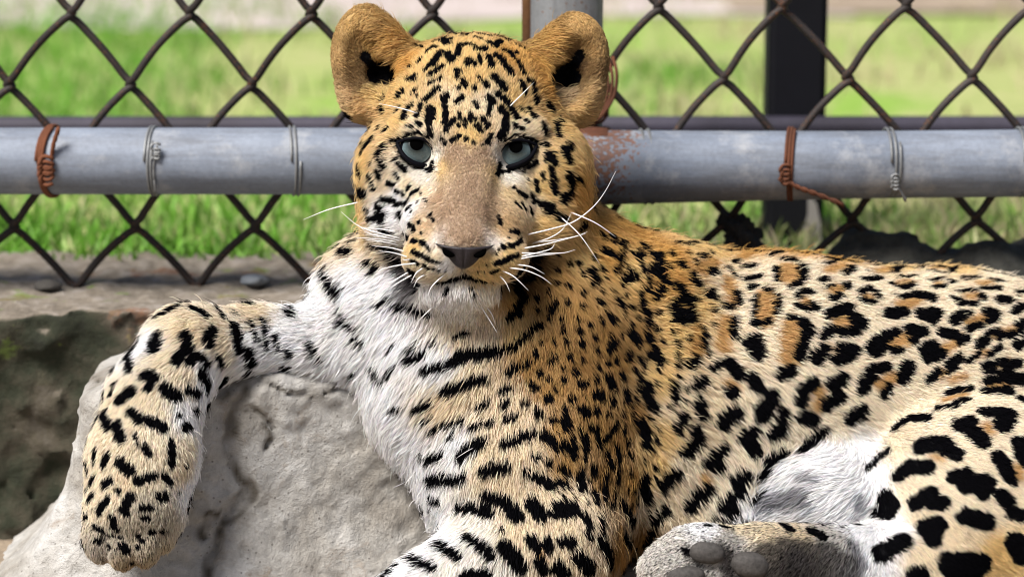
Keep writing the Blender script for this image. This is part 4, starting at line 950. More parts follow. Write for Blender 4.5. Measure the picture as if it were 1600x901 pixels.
# lie of the fur: x y  dx dy (down is +)  length  lift
FLOW = [
 (735, 60, 0, -1, 15, .35), (680, 75, -.4, -1, 14, .35), (800, 75, .4, -1, 14, .35), (735, 120, 0, -1, 14, .3), (680, 130, -.35, -1, 14, .3), (795, 130, .35, -1, 14, .3), (735, 190, 0, -1, 11, .3), (700, 200, -.25, -1, 10, .3), (770, 200, .25, -1, 10, .3),
 (735, 250, 0, -1, 6, .3), (728, 300, 0, -1, 5, .3), (725, 350, 0, -1, 4, .3), (640, 200, -.8, -.6, 12, .35), (825, 200, .8, -.6, 12, .35), (600, 180, -1, -.2, 20, .4), (870, 185, 1, -.2, 20, .4), (590, 240, -1, .35, 18, .4), (880, 240, 1, .35, 18, .4),
 (570, 300, -1, .5, 24, .4), (910, 300, 1, .5, 24, .4), (630, 280, -.8, .7, 11, .35), (830, 285, .8, .7, 11, .35), (605, 330, -1, .45, 20, .4), (860, 335, 1, .45, 20, .4), (665, 300, -.6, .5, 7, .3), (795, 300, .6, .5, 7, .3), (670, 350, -.7, .6, 7, .3), (785, 350, .7, .6, 7, .3),
 (645, 375, -1, .3, 9, .35), (810, 375, 1, .3, 9, .35), (670, 405, -.7, .6, 8, .35), (775, 405, .7, .6, 8, .35), (705, 420, -.3, .9, 9, .4), (745, 420, .3, .9, 9, .4), (720, 455, 0, 1, 16, .4), (680, 460, -.4, .9, 24, .4), (755, 462, .4, .9, 22, .4), (720, 480, 0, 1, 24, .45),
 (600, 400, -.8, .6, 34, .35), (850, 410, .7, .7, 26, .4), (550, 350, -1, .1, 36, .5), (500, 400, -1, .15, 40, .5), (470, 450, -1, .2, 40, .45), (560, 450, -.75, .65, 40, .35), (620, 520, -.6, .8, 44, .35), (560, 560, -.7, .7, 44, .35), (640, 640, -.65, .75, 44, .35),
 (650, 740, -.6, .8, 40, .35), (700, 600, -.5, .85, 38, .3), (740, 680, -.35, .9, 36, .3), (800, 560, -.15, 1, 30, .35), (800, 650, -.1, 1, 30, .35), (770, 740, -.2, 1, 34, .35), (860, 480, .15, 1, 26, .4), (870, 600, .25, 1, 24, .4), (940, 560, .4, 1, 24, .4), (930, 680, .3, 1, 24, .4),
 (870, 740, .3, 1, 26, .4), (970, 760, .15, 1, 34, .4), (950, 380, .7, .5, 28, .4), (990, 360, 1, -.1, 26, .5), (1000, 430, .8, .5, 26, .4), (1000, 540, .7, .7, 26, .4), (960, 860, .1, 1, 36, .4),
 (1050, 390, 1, -.25, 24, .45), (1200, 390, 1, -.3, 24, .45), (1400, 410, 1, -.1, 22, .4), (1580, 430, 1, 0, 22, .4), (1060, 470, 1, .1, 28, .4), (1060, 560, 1, .5, 30, .4), (1050, 650, .9, .7, 30, .4), (1040, 770, .6, .9, 32, .4), (1150, 450, 1, .1, 26, .35), (1250, 440, 1, .1, 24, .35),
 (1350, 450, 1, .05, 24, .35), (1500, 460, 1, .05, 22, .35), (1150, 560, .9, .5, 28, .38), (1150, 660, .75, .75, 30, .4), (1130, 760, .6, .85, 36, .45), (1250, 550, .9, .4, 24, .35), (1300, 620, .85, .5, 22, .35), (1220, 660, .7, .7, 28, .4), (1400, 550, 1, .3, 20, .3), (1500, 560, 1, .25, 18, .3),
 (1400, 640, .8, .55, 22, .3), (1500, 650, .9, .4, 18, .3), (1580, 620, 1, .3, 18, .3), (1240, 720, -.8, .4, 40, .3), (1300, 740, -.9, .35, 40, .3), (1230, 780, -.9, .35, 44, .3), (1330, 790, -.6, .5, 30, .3), (1400, 720, .7, .6, 18, .3), (1420, 800, .7, .6, 17, .3), (1500, 760, .85, .5, 16, .3),
 (1500, 840, .75, .6, 16, .3), (1570, 800, .85, .5, 16, .3), (1400, 870, .4, .8, 18, .3), (1350, 860, -.5, .7, 20, .3), (1060, 840, -.9, .2, 8, .3), (1100, 820, -.9, 0, 8, .3), (1200, 830, -.8, .4, 12, .3), (1290, 840, -.7, .6, 14, .3), (1030, 880, -.8, .5, 8, .3), (1130, 880, -.7, .5, 8, .3), (1250, 870, -.6, .7, 12, .3),
 (420, 490, -1, .1, 26, .4), (420, 540, -1, .35, 26, .4), (330, 490, -1, .1, 24, .4), (330, 540, -.9, .5, 22, .35), (260, 500, -.9, .4, 24, .4), (240, 560, -.7, .7, 22, .35), (310, 590, -.5, .9, 22, .35), (200, 600, -.6, .8, 20, .35), (260, 640, -.3, 1, 20, .35), (300, 640, .4, .9, 20, .4),
 (180, 680, -.4, .95, 18, .35), (240, 700, -.1, 1, 18, .35), (300, 700, .6, .8, 20, .4), (150, 740, -.4, .95, 17, .35), (220, 760, 0, 1, 16, .35), (280, 760, .5, .9, 18, .4), (150, 800, -.3, 1, 14, .35), (220, 810, 0, 1, 13, .35), (260, 810, .3, 1, 14, .35), (190, 860, 0, 1, 12, .35),
 (660, 800, -.8, .5, 34, .35), (700, 830, -.7, .7, 30, .35), (640, 860, -.9, .4, 28, .35), (760, 840, -.3, 1, 26, .35), (820, 830, .1, 1, 24, .35), (860, 870, 0, 1, 22, .35), (720, 885, -.5, .9, 22, .35), (900, 850, .2, 1, 24, .35),
 (560, 30, -.5, .6, 7, .4), (600, 50, -.9, .3, 24, .5), (625, 80, -.95, .25, 30, .55), (540, 90, .7, .4, 8, .4), (530, 60, .3, .4, 5, .35), (545, 150, -.6, -.2, 14, .4), (600, 150, -.6, -.5, 28, .5), (570, 175, -.8, .4, 18, .4), (600, 115, -.5, .5, 5, .3), (570, 100, .6, .5, 6, .3),
 (905, 35, .5, .6, 7, .4), (870, 60, .9, .3, 24, .5), (850, 90, .95, .25, 30, .55), (932, 90, -.7, .4, 8, .4), (938, 60, -.3, .4, 5, .35), (925, 155, .6, -.2, 14, .4), (875, 145, .7, -.5, 28, .5), (905, 180, .8, .4, 18, .4), (880, 118, .5, .5, 5, .3), (905, 95, -.6, .5, 6, .3),
]
# ------------------------------------------------------------------ the leopard's body: one continuous skin
def E(x, y, z, rx, ry, rz, k, rot=None, sub=False):
    s = (D - z) / D
    return ('e', P(x, y, z).astype(np.float32), np.array((rx, ry, rz), dtype=np.float32) * s, rot, k, sub)
def C(x1, y1, z1, r1, x2, y2, z2, r2, k):
    return ('c', P(x1, y1, z1).astype(np.float32), r1 * (D - z1) / D, P(x2, y2, z2).astype(np.float32), r2 * (D - z2) / D, k, False)
BODY = [
 # trunk
 E(1200, 612, -225, 290, 218, 195, 1), E(1455, 622, -255, 330, 204, 195, 60), E(1690, 690, -230, 190, 200, 190, 60), E(1150, 770, -190, 190, 160, 140, 50), E(1330, 800, -200, 230, 150, 150, 50),
 C(1790, 830, -200, 42, 1840, 960, -60, 34, 40), C(1840, 960, -60, 34, 1650, 1000, 60, 30, 20),
 # neck, chest, shoulder
 C(742, 280, -190, 150, 800, 520, -210, 200, 50), E(650, 472, -125, 158, 125, 130, 50), E(735, 590, -105, 178, 180, 150, 50), E(795, 735, -80, 142, 160, 150, 45), E(862, 440, -160, 135, 130, 150, 45),
 E(1000, 455, -205, 130, 85, 150, 70), E(1020, 620, -175, 120, 215, 160, 60), E(888, 600, -125, 122, 235, 160, 60), E(900, 780, -110, 95, 160, 120, 40),
 # near foreleg on the ground
 C(850, 850, -10, 108, 610, 960, 95, 56, 40), E(565, 975, 105, 62, 40, 55, 25),
 # foreleg over the block
 C(520, 545, -95, 64, 400, 532, -52, 50, 45), C(400, 532, -52, 50, 292, 548, 2, 64, 20), C(292, 548, 2, 64, 243, 622, 46, 69, 30), C(243, 622, 46, 69, 223, 712, 78, 79, 30), C(223, 712, 78, 79, 212, 790, 98, 79, 30),
 E(205, 815, 100, 66, 40, 52, 20), E(160, 836, 122, 30, 42, 36, 6), E(193, 852, 134, 27, 37, 36, 5), E(226, 848, 132, 26, 36, 36, 5), E(252, 826, 114, 24, 36, 34, 5),
 # thigh, shank, hind paw
 E(1520, 790, -70, 188, 178, 165, 26), E(1650, 830, -60, 150, 150, 160, 40), E(1300, 768, -80, 90, 82, 90, 35), E(1400, 900, 0, 130, 90, 110, 35),
 C(1380, 885, 60, 62, 1190, 880, 110, 62, 25), E(1110, 890, 118, 108, 70, 52, 25), E(1050, 905, 125, 46, 50, 48, 18), E(1098, 854, 142, 66, 37, 36, 7), E(1046, 888, 146, 50, 36, 36, 6),
 # skull, cheeks, muzzle
 E(738, 172, -95, 142, 118, 140, 30), E(628, 268, -62, 70, 88, 105, 35), E(854, 272, -62, 70, 88, 105, 35), E(640, 348, -35, 68, 66, 80, 35), E(842, 350, -35, 72, 68, 80, 35), E(735, 235, -25, 105, 85, 90, 35),
 C(735, 225, 22, 50, 726, 362, 106, 43, 34), E(680, 402, 90, 51, 38, 56, 16), E(774, 402, 90, 51, 38, 56, 16), E(726, 380, 118, 44, 30, 42, 14), E(720, 453, 61, 62, 28, 50, 18), E(716, 474, -8, 76, 40, 62, 24), E(672, 350, 58, 40, 46, 48, 24), E(786, 350, 58, 40, 46, 48, 24),
 C(628, 198, 26, 16, 680, 213, 48, 15, 26), C(834, 200, 26, 16, 783, 215, 48, 15, 26), E(668, 300, 30, 36, 36, 36, 25), E(795, 303, 30, 36, 36, 36, 25),
 ('e', P(652, 237, 66).astype(np.float32), np.array((27, 22, 30), dtype=np.float32), rotz(-14), 14, True),
 ('e', P(806, 240, 66).astype(np.float32), np.array((27, 22, 30), dtype=np.float32), rotz(14), 14, True),
 # ears: thick cups
 E(576, 98, -95, 57, 85, 38, 16, rotz(12)), C(572, 34, -98, 24, 634, 100, -100, 34, 18), E(596, 150, -85, 44, 44, 46, 20), E(560, 148, -98, 26, 38, 26, 22),
 ('e', P(574, 100, -48).astype(np.float32), np.array((46, 72, 36), dtype=np.float32), rotz(14), 8, True),
 ('e', P(598, 114, -62).astype(np.float32), np.array((34, 30, 48), dtype=np.float32), None, 8, True),
 E(895, 108, -95, 54, 84, 38, 16, rotz(-14)), C(896, 46, -98, 24, 840, 102, -100, 34, 18), E(872, 155, -85, 44, 44, 46, 20), E(911, 154, -98, 26, 38, 26, 22),
 ('e', P(898, 106, -48).astype(np.float32), np.array((44, 70, 36), dtype=np.float32), rotz(-16), 8, True),
 ('e', P(883, 118, -62).astype(np.float32), np.array((34, 30, 48), dtype=np.float32), None, 8, True),
]
def body_field(p):
    d = np.full(len(p), 1e4, dtype=np.float32)
    for q in BODY:
        if q[0] == 'e':
            _, c, r, rot, k, sub = q
            R = float(r.max()) + 70
            m = (((p - c) ** 2).sum(1) < R * R) if not (len(p) > 150000 and False) else slice(None)
            if not m.any(): continue
            if m.all(): m = slice(None)
            v = d_ell(p[m], c, r, rot)
        else:
            _, a, ra, b, rb, k, sub = q
            mid = (a + b) / 2
            R = float(np.linalg.norm(b - a)) / 2 + max(ra, rb) + 70
            m = ((p - mid) ** 2).sum(1) < R * R
            if not m.any(): continue
            if m.all(): m = slice(None)
            v = d_cone(p[m], a, ra, b, rb)
        if sub: d[m] = -smin(-d[m], v, k)
        else: d[m] = smin(d[m], v, k)
    return d
_bv, _bq = surface_nets(body_field, (90, -640, -470) - np.array((800, 0, 0)), (1140, 470, 215), 4.0)
# relax the skin a little
def relax(v, q, n=2, f=0.5):
    for _ in range(n):
        acc = np.zeros_like(v); cnt = np.zeros(len(v))
        for i in range(4):
            a, b = q[:, i], q[:, (i + 1) % 4]
            np.add.at(acc, a, v[b]); np.add.at(cnt, a, 1)
            np.add.at(acc, b, v[a]); np.add.at(cnt, b, 1)
        v = v + (acc / np.maximum(cnt, 1)[:, None] - v) * f
    return v
_bv = relax(_bv.astype(np.float64), _bq, 2, 0.5)
def normals(v, q):
    fn = np.cross(v[q[:, 2]] - v[q[:, 0]], v[q[:, 3]] - v[q[:, 1]])
    vn = np.zeros_like(v)
    for i in range(4): np.add.at(vn, q[:, i], fn)
    return vn / (np.linalg.norm(vn, axis=1, keepdims=True) + 1e-9), np.linalg.norm(fn, axis=1) * 0.5
_bn, _ba = normals(_bv, _bq)
_bvh = BVHTree.FromPolygons(_bv.tolist(), _bq.tolist())
_eye = Vector((0, 0, D))
def hit(px, py):
    """point on the skin seen at px, py (grid units)"""
    d = (Vector(P(px, py, 0.0)) - _eye).normalized()
    r = _bvh.ray_cast(_eye, d)
    return np.array(r[0]) if r[0] is not None else None

def hit_near(px, py):
    h = hit(px, py)
    if h is None:
        for rad in (6, 12, 20, 30, 45):
            for a in range(0, 360, 30):
                h = hit(px + rad * math.cos(math.radians(a)), py + rad * math.sin(math.radians(a)))
                if h is not None: return h
    return h

# coat pattern and painted crease shade as marks on the skin
def marks(txt):
    out = []
    for x1, y1, x2, y2, r in parse(txt):
        n = max(1, int(math.hypot(x2 - x1, y2 - y1) / 18))
        pts = [hit_near(x1 + (x2 - x1) * i / n, y1 + (y2 - y1) * i / n) for i in range(n + 1)]
        for a, b in zip(pts[:-1], pts[1:]):
            if a is None or b is None: continue
            if np.linalg.norm(a - b) > 60: b = a
            head = 545 < x1 < 935 and y1 < 440
            out.append((a, b, r + 0.5 if head else (r * 1.18 + 1.5 if x1 > 1035 else (r * 1.02 + 0.5 if x1 < 420 else r * 0.97 + 0.7))))
    return out
M_BLACK, M_GOLD, M_GREY, M_SOLE = marks(BLACK), marks(GOLD), marks(GREY), marks(SOLE)
def fill_marks():
    """spots on the sides of the body that face away, so the coat goes all round"""
    idx = rng.permutation(len(_bv))[:9000]
    seen = np.array([(a + b) / 2 for a, b, r in M_BLACK])
    out, cen = [], list(seen)
    cen = np.array(cen)
    view = np.array((0, 0, D)) - _bv
    view /= np.linalg.norm(view, axis=1, keepdims=True)
    for i in idx:
        p = _bv[i]
        if (view[i] @ _bn[i]) > 0.12 and p[0] < 830 and p[1] > -470: continue
        if p[1] > 330 or (p[1] > 0 and p[0] < 200 and p[2] > -60): continue
        d2 = ((cen - p) ** 2).sum(1).min()
        if d2 < 30 ** 2: continue
        t = np.cross(_bn[i], rng.normal(size=3)); t /= np.linalg.norm(t) + 1e-9
        out.append((p - t * 6, p + t * 6, 8.0 + 2 * rng.random()))
        cen = np.vstack([cen, p])
    return out
def dense_marks():
    """small flecks that fill in the dark shoulder and the side of the neck"""
    have = [(a + b) / 2 for a, b, r in M_BLACK]
    have = [h for h in have if 0 < h[0] < 340 and h[1] > -420]
    out = []
    r2 = random.Random(5)
    for _ in range(3600):
        x, y = r2.uniform(835, 1115), r2.uniform(395, 800)
        if x > 1040 and y > 640: continue
        if x < 835 + max(0, (y - 600)) * 0.25: continue
        h = hit(x, y)
        if h is None: continue
        gap = 17.0 if x < 1035 else 20.0
        if ((np.array(have) - h) ** 2).sum(1).min() < gap * gap: continue
        a = math.radians(r2.uniform(45, 95) if x < 1035 else r2.uniform(60, 120))
        l = r2.uniform(1, 6)
        p2 = hit(x + math.cos(a) * l, y + math.sin(a) * l)
        if p2 is None: continue
        have.append(h)
        out.append((h, p2, r2.uniform(3.2, 5.2)))
    return out
M_BLACK = M_BLACK + dense_marks()
M_BLACK = M_BLACK + fill_marks()

def mark_mask(p, ms, soft, warp, grow=0.0):
    """0..1 cover of the marks at points p"""
    order = np.argsort(p[:, 0])
    ps = p[order]
    w = ps + warp[order]
    xs = ps[:, 0]
    best = np.full(len(p), 99.0)
    for a, b, r in ms:
        i0, i1 = np.searchsorted(xs, (min(a[0], b[0]) - r - 16, max(a[0], b[0]) + r + 16))
        if i1 <= i0: continue
        q = w[i0:i1]
        y0, y1 = min(a[1], b[1]) - r - 16, max(a[1], b[1]) + r + 16
        m = np.flatnonzero((q[:, 1] > y0) & (q[:, 1] < y1))
        if not len(m): continue
        q = q[m]
        ab = b - a
        L = ab @ ab
        t = np.clip((q - a) @ ab / L, 0, 1) if L > 1e-6 else np.zeros(len(q))
        dd = (q - a - t[:, None] * ab)
        dist = np.sqrt((dd ** 2).sum(1)) - r - grow
        best[i0 + m] = np.minimum(best[i0 + m], dist)
    out = np.empty(len(p))
    out[order] = np.clip(0.5 - best / soft, 0, 1)
    return out

def controls(rows, n):
    pts, val = [], []
    for row in rows:
        h = hit_near(row[0], row[1])
        if h is None: continue
        pts.append(h); val.append(row[2:] if n > 3 else row[2])
    return np.array(pts), np.array(val, dtype=float)
BASE_P, BASE_V = controls(BASE, 3)
FLOW_P, FLOW_V = controls(FLOW, 4)
def spread(p, cp, cv, power=1.9, eps=110.0):
    out = np.empty((len(p), cv.shape[1]))
    for s in range(0, len(p), 20000):
        q = p[s:s + 20000].astype(np.float32)
        d2 = ((q[:, None, :] - cp[None].astype(np.float32)) ** 2).sum(2) + eps
        w = d2 ** (-power)
        out[s:s + 20000] = (w @ cv) / w.sum(1, keepdims=True)
    return out

def coat(p, base=None):
    """colour of the coat at skin points p"""
    p = p.astype(np.float64)
    if base is None: base = spread(p + np.stack([vnoise(p / 9, 5), vnoise(p / 9, 6), vnoise(p / 9, 7)], 1) * 5, BASE_P, BASE_V)
    warp = np.stack([vnoise(p / 7, 1), vnoise(p / 7, 2), vnoise(p / 7, 3)], 1) * 1.6 + rng.normal(size=p.shape) * 0.8
    g = mark_mask(p, M_GOLD, 10, warp)
    gold = np.array((.50, .285, .095))
    base = base * (1 - g[:, None] * 0.9) + gold * g[:, None] * 0.9
    g = mark_mask(p, M_GREY, 10, warp * 2)
    base = base * (1 - 0.7 * g[:, None]) + np.array((.05, .05, .075)) * 0.7 * g[:, None]
    g = mark_mask(p, M_SOLE, 12, warp)
    base = base * (1 - 0.85 * g[:, None]) + np.array((.05, .045, .045)) * 0.85 * g[:, None]
    k = mark_mask(p, M_BLACK, 3.0, warp, 0.4)
    return base, k

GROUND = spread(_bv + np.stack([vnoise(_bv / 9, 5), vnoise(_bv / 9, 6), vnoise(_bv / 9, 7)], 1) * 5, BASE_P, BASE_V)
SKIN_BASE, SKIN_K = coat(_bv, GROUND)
# ---- leopard: skin mesh, fur, eyes, nose, whiskers, pads
leo = empty('leopard', W(1000, 960, -100))
tag(leo, 'young spotted leopard lying with one foreleg draped over the pale concrete block', 'leopard')
m_skin, nt, b = mat_new('leopard_skin')
at = N(nt, 'ShaderNodeAttribute', attribute_name='coat')
nt.links.new(at.outputs['Color'], b.inputs['Base Color'])
b.inputs['Roughness'].default_value = 0.9
b.inputs['Specular IOR Level'].default_value = 0.1
me = np_mesh('body', to_world(_bv), _bq)
ca = me.color_attributes.new('coat', 'FLOAT_COLOR', 'POINT')
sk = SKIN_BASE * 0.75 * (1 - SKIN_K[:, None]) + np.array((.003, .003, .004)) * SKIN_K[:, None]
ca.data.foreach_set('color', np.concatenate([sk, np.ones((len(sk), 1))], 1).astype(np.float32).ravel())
me.materials.append(m_skin)
link(bpy.data.objects.new('body', me), leo)

# eyes
EYES = [((652, 234), [(621, 222), (634, 218), (652, 216), (667, 221), (676, 231), (679, 246), (675, 261), (661, 259), (645, 254), (630, 242)], -1),
        ((806, 238), [(838, 226), (825, 221), (806, 219), (791, 225), (782, 235), (779, 250), (783, 264), (797, 261), (814, 255), (830, 244)], 1)]
EYE_C = []
ER = 30.0
m_eye = plain('eyeball_black', (.004, .004, .006), 0.3, **{'Specular IOR Level': 0.15})
m_lid = plain('eyelid_black', (.002, .002, .004), 0.7, **{'Specular IOR Level': 0.06})
m_pup = plain('pupil_black', (.001, .001, .001), 0.6, **{'Specular IOR Level': 0.0})
m_iris, nt, b = mat_new('iris_grey_green')
tc = N(nt, 'ShaderNodeTexCoord')
sep = N(nt, 'ShaderNodeVectorMath', operation='LENGTH')
off_ = N(nt, 'ShaderNodeVectorMath', operation='SUBTRACT')
nt.links.new(tc.outputs['Object'], off_.inputs[0]); off_.inputs[1].default_value = UP * (9 * S)  # dark centre set high: the upper lid's shade painted into the iris
nt.links.new(off_.outputs[0], sep.inputs[0])
mr = N(nt, 'ShaderNodeMapRange')
mr.inputs['From Min'].default_value = 0.0
mr.inputs['From Max'].default_value = 31 * S
nt.links.new(sep.outputs['Value'], mr.inputs['Value'])
cr = ramp(nt, mr.outputs[0], [(0.0, (.003, .003, .003)), (0.30, (.010, .012, .011)), (0.46, (.026, .035, .034)), (0.75, (.10, .14, .148)), (1.0, (.22, .30, .32))])
nz = N(nt, 'ShaderNodeTexNoise', Scale=900.0)
nt.links.new(tc.outputs['Object'], nz.inputs['Vector'])
nt.links.new(mixc(nt, 0.35, cr.outputs[0], nz.outputs['Fac'], 'OVERLAY'), b.inputs['Base Color'])
b.inputs['Roughness'].default_value = 0.25
b.inputs['Coat Weight'].default_value = 0.5
b.inputs['Coat Roughness'].default_value = 0.05
b.inputs['Specular IOR Level'].default_value = 0.2
def cap_mesh(cx, cy, cz, R, rad, seg=36, rings=9, up=0.0):
    """spherical cap facing the lens, coordinates relative to its middle"""
    vs, fs = [], []
    top = P(cx, cy, cz) + np.array((0, 0, R))
    for j in range(rings + 1):
        rr = rad * j / rings
        for k in range(seg):
            a = 2 * math.pi * k / seg
            x, y = math.cos(a) * rr, math.sin(a) * rr + up
            vs.append(np.array((x, y, math.sqrt(max(R * R - x * x - y * y, 0)) - R)))
    for j in range(rings):
        for k in range(seg):
            k2 = (k + 1) % seg
            fs.append((j * seg + k, (j + 1) * seg + k, (j + 1) * seg + k2, j * seg + k2))
    vs = [np.array(v) * S @ R3 for v in vs]
    return Vector(to_world(top)), vs, fs
for (ex, ey), lid, side in EYES:
    h = hit_near(ex, ey)
    ez = 26.0
    c = P(ex, ey, ez)
    EYE_C.append(c)
    bm = bmesh.new()
    bmesh.ops.create_uvsphere(bm, u_segments=32, v_segments=20, radius=ER * S)
    me = bpy.data.meshes.new('eye'); bm.to_mesh(me); bm.free()
    me.polygons.foreach_set('use_smooth', [True] * len(me.polygons))
    me.materials.append(m_eye)
    eye = bpy.data.objects.new('eye', me)
    eye.location = Vector(to_world(c)) - leo.location
    COL.objects.link(eye); eye.parent = leo
    for nm, R, rad, mt in (('iris', ER + .8, 22.5, m_iris), ('pupil', ER + 1.3, 10.5, m_pup)):
        loc, vs, fs = cap_mesh(ex, ey, ez, R, rad, up=0.0 if nm == 'iris' else 8.0)
        me = bpy.data.meshes.new(nm); me.from_pydata([tuple(v) for v in vs], [], fs)
        me.polygons.foreach_set('use_smooth', [True] * len(me.polygons)); me.update()
        me.materials.append(mt)
        o = bpy.data.objects.new(nm, me)
        COL.objects.link(o); o.parent = eye
        o.location = loc - Vector(to_world(c))
    # black lid rim around the opening
    ring = []
    for (lx, ly) in lid:
        dx, dy = lx - ex, ly - ey
        rr = math.hypot(dx, dy)
        z = ez + math.sqrt(max((ER + 5) ** 2 - min(rr, ER + 3) ** 2, 30)) + 1.0
        ring.append(to_world(P(lx, ly, z)))
    ring = catmull(ring + ring[:3], 5)[5:-10 or None]
    ring = ring[:len(lid) * 5] + ring[:1]
    lo_ = min(p_[2] for p_ in ring); hi_ = max(p_[2] for p_ in ring)
    vs, fs = tube(ring, [S * (2.4 + 2.0 * (hi_ - p_[2]) / (hi_ - lo_)) for p_ in ring], 8, caps=False)
    mesh_obj('eyelid', vs, fs, m_lid, leo)

# nose leather
m_nose, nt, b = mat_new('nose_leather')
tc = N(nt, 'ShaderNodeTexCoord')
vo = N(nt, 'ShaderNodeTexVoronoi', Scale=900.0)
nt.links.new(tc.outputs['Object'], vo.inputs['Vector'])
cr = ramp(nt, vo.outputs['Distance'], [(0.0, (.008, .007, .009)), (0.7, (.026, .021, .025))])
nt.links.new(cr.outputs[0], b.inputs['Base Color'])
bp = N(nt, 'ShaderNodeBump', Strength=0.35, Distance=0.0006)
nt.links.new(vo.outputs['Distance'], bp.inputs['Height'])
nt.links.new(bp.outputs[0], b.inputs['Normal'])
b.inputs['Roughness'].default_value = 0.45
b.inputs['Specular IOR Level'].default_value = 0.3
def nose_mesh():
    vs, fs = [], []
    n, m = 28, 16
    for j in range(m + 1):
        v = j / m
        for i in range(n + 1):
            u = i / n * 2 - 1
            top_y = 381 + 3 * (i / n) + 3.0 * (1 - u * u) - 1.5 * abs(u) ** 3
            halfw = 44.5 * (1 - v) ** 0.72 * (1 - 0.12 * math.sin(v * math.pi)) + 3.0
            cx = 726 - 2 * v
            x = cx + u * halfw
            y = top_y + (420 - top_y) * v
            # bulge: the septum stands out, nostrils cut in to the sides
            z = 165 - 10 * abs(u) ** 2.2 - 16 * v ** 1.6
            nost = math.exp(-(((abs(u) - 0.66) / 0.2) ** 2 + ((v - 0.42) / 0.2) ** 2))
            z -= 5 * nost
            z -= 3.0 * math.exp(-(u / 0.06) ** 2) * min(1, v * 3)
            if abs(u) > 0.97 or v > 0.985 or j == 0: z -= 12
            vs.append(to_world(P(x, y, z)))
    for j in range(m):
        for i in range(n):
            a = j * (n + 1) + i
            fs.append((a, a + n + 1, a + n + 2, a + 1))
    return vs, fs
vs, fs = nose_mesh()
nose = mesh_obj('nose', vs, fs, m_nose, leo)
for sx_ in (-1, 1):  # black ellipsoids stand in for the shade inside the nostrils
    bm = bmesh.new()
    bmesh.ops.create_uvsphere(bm, u_segments=20, v_segments=12, radius=1)
    for v in bm.verts:
        q = np.array(v.co) * np.array((11, 5.0, 4))
        q[1] += 0.02 * q[0] ** 2 * 1.2
        a = math.radians(32) * sx_
        q = np.array((q[0] * math.cos(a) - q[1] * math.sin(a), q[0] * math.sin(a) + q[1] * math.cos(a), q[2]))
        v.co = Vector(to_world(P(725.5 + sx_ * 26, 396 + (1 if sx_ > 0 else 0), 157) + q))
    me = bpy.data.meshes.new('nostril'); bm.to_mesh(me); bm.free()
    me.polygons.foreach_set('use_smooth', [True] * len(me.polygons))
    me.materials.append(m_pup)
    o = bpy.data.objects.new('nostril', me); COL.objects.link(o); o.parent = nose
    o.matrix_parent_inverse = Matrix.Translation(-Vector(leo.location)) @ Matrix.Translation(Vector(leo.location))

# pads of the hind paw
m_pad, nt, b = mat_new('paw_pad')
tc = N(nt, 'ShaderNodeTexCoord')
nz = N(nt, 'ShaderNodeTexNoise', Scale=260.0, Detail=8.0, Roughness=0.7)
nt.links.new(tc.outputs['Object'], nz.inputs['Vector'])
cr = ramp(nt, nz.outputs['Fac'], [(0.3, (.028, .026, .025)), (0.7, (.075, .069, .066))])
nt.links.new(cr.outputs[0], b.inputs['Base Color'])
bp = N(nt, 'ShaderNodeBump', Strength=0.7, Distance=0.0012)
nt.links.new(nz.outputs['Fac'], bp.inputs['Height'])
nt.links.new(bp.outputs[0], b.inputs['Normal'])
b.inputs['Roughness'].default_value = 0.7
b.inputs['Specular IOR Level'].default_value = 0.3
PADS = [(1105, 863, 27, 17, 8), (1070, 899, 31, 15, 0), (1172, 882, 29, 20, 10)]
for (x, y, rx, ry, ang) in PADS:
    h = hit_near(x, y)
    bm = bmesh.new()
    bmesh.ops.create_uvsphere(bm, u_segments=28, v_segments=16, radius=1)
    ca_, sa_ = math.cos(math.radians(ang)), math.sin(math.radians(ang))
    for v in bm.verts:
        q = np.array(v.co)
        q = np.sign(q) * np.abs(q) ** 0.9
        q = q * np.array((rx, ry, 15))
        q = q * (1 + 0.07 * float(fbm((q / 11 + x)[None], 3, 95)[0]))
        q = np.array((q[0] * ca_ + q[1] * sa_, -q[0] * sa_ + q[1] * ca_, q[2]))
        v.co = Vector(to_world(h + q + np.array((0, 0, -3.0))))
    me = bpy.data.meshes.new('paw_pad'); bm.to_mesh(me); bm.free()
    me.polygons.foreach_set('use_smooth', [True] * len(me.polygons))
    me.materials.append(m_pad)
    link(bpy.data.objects.new('paw_pad', me), leo)

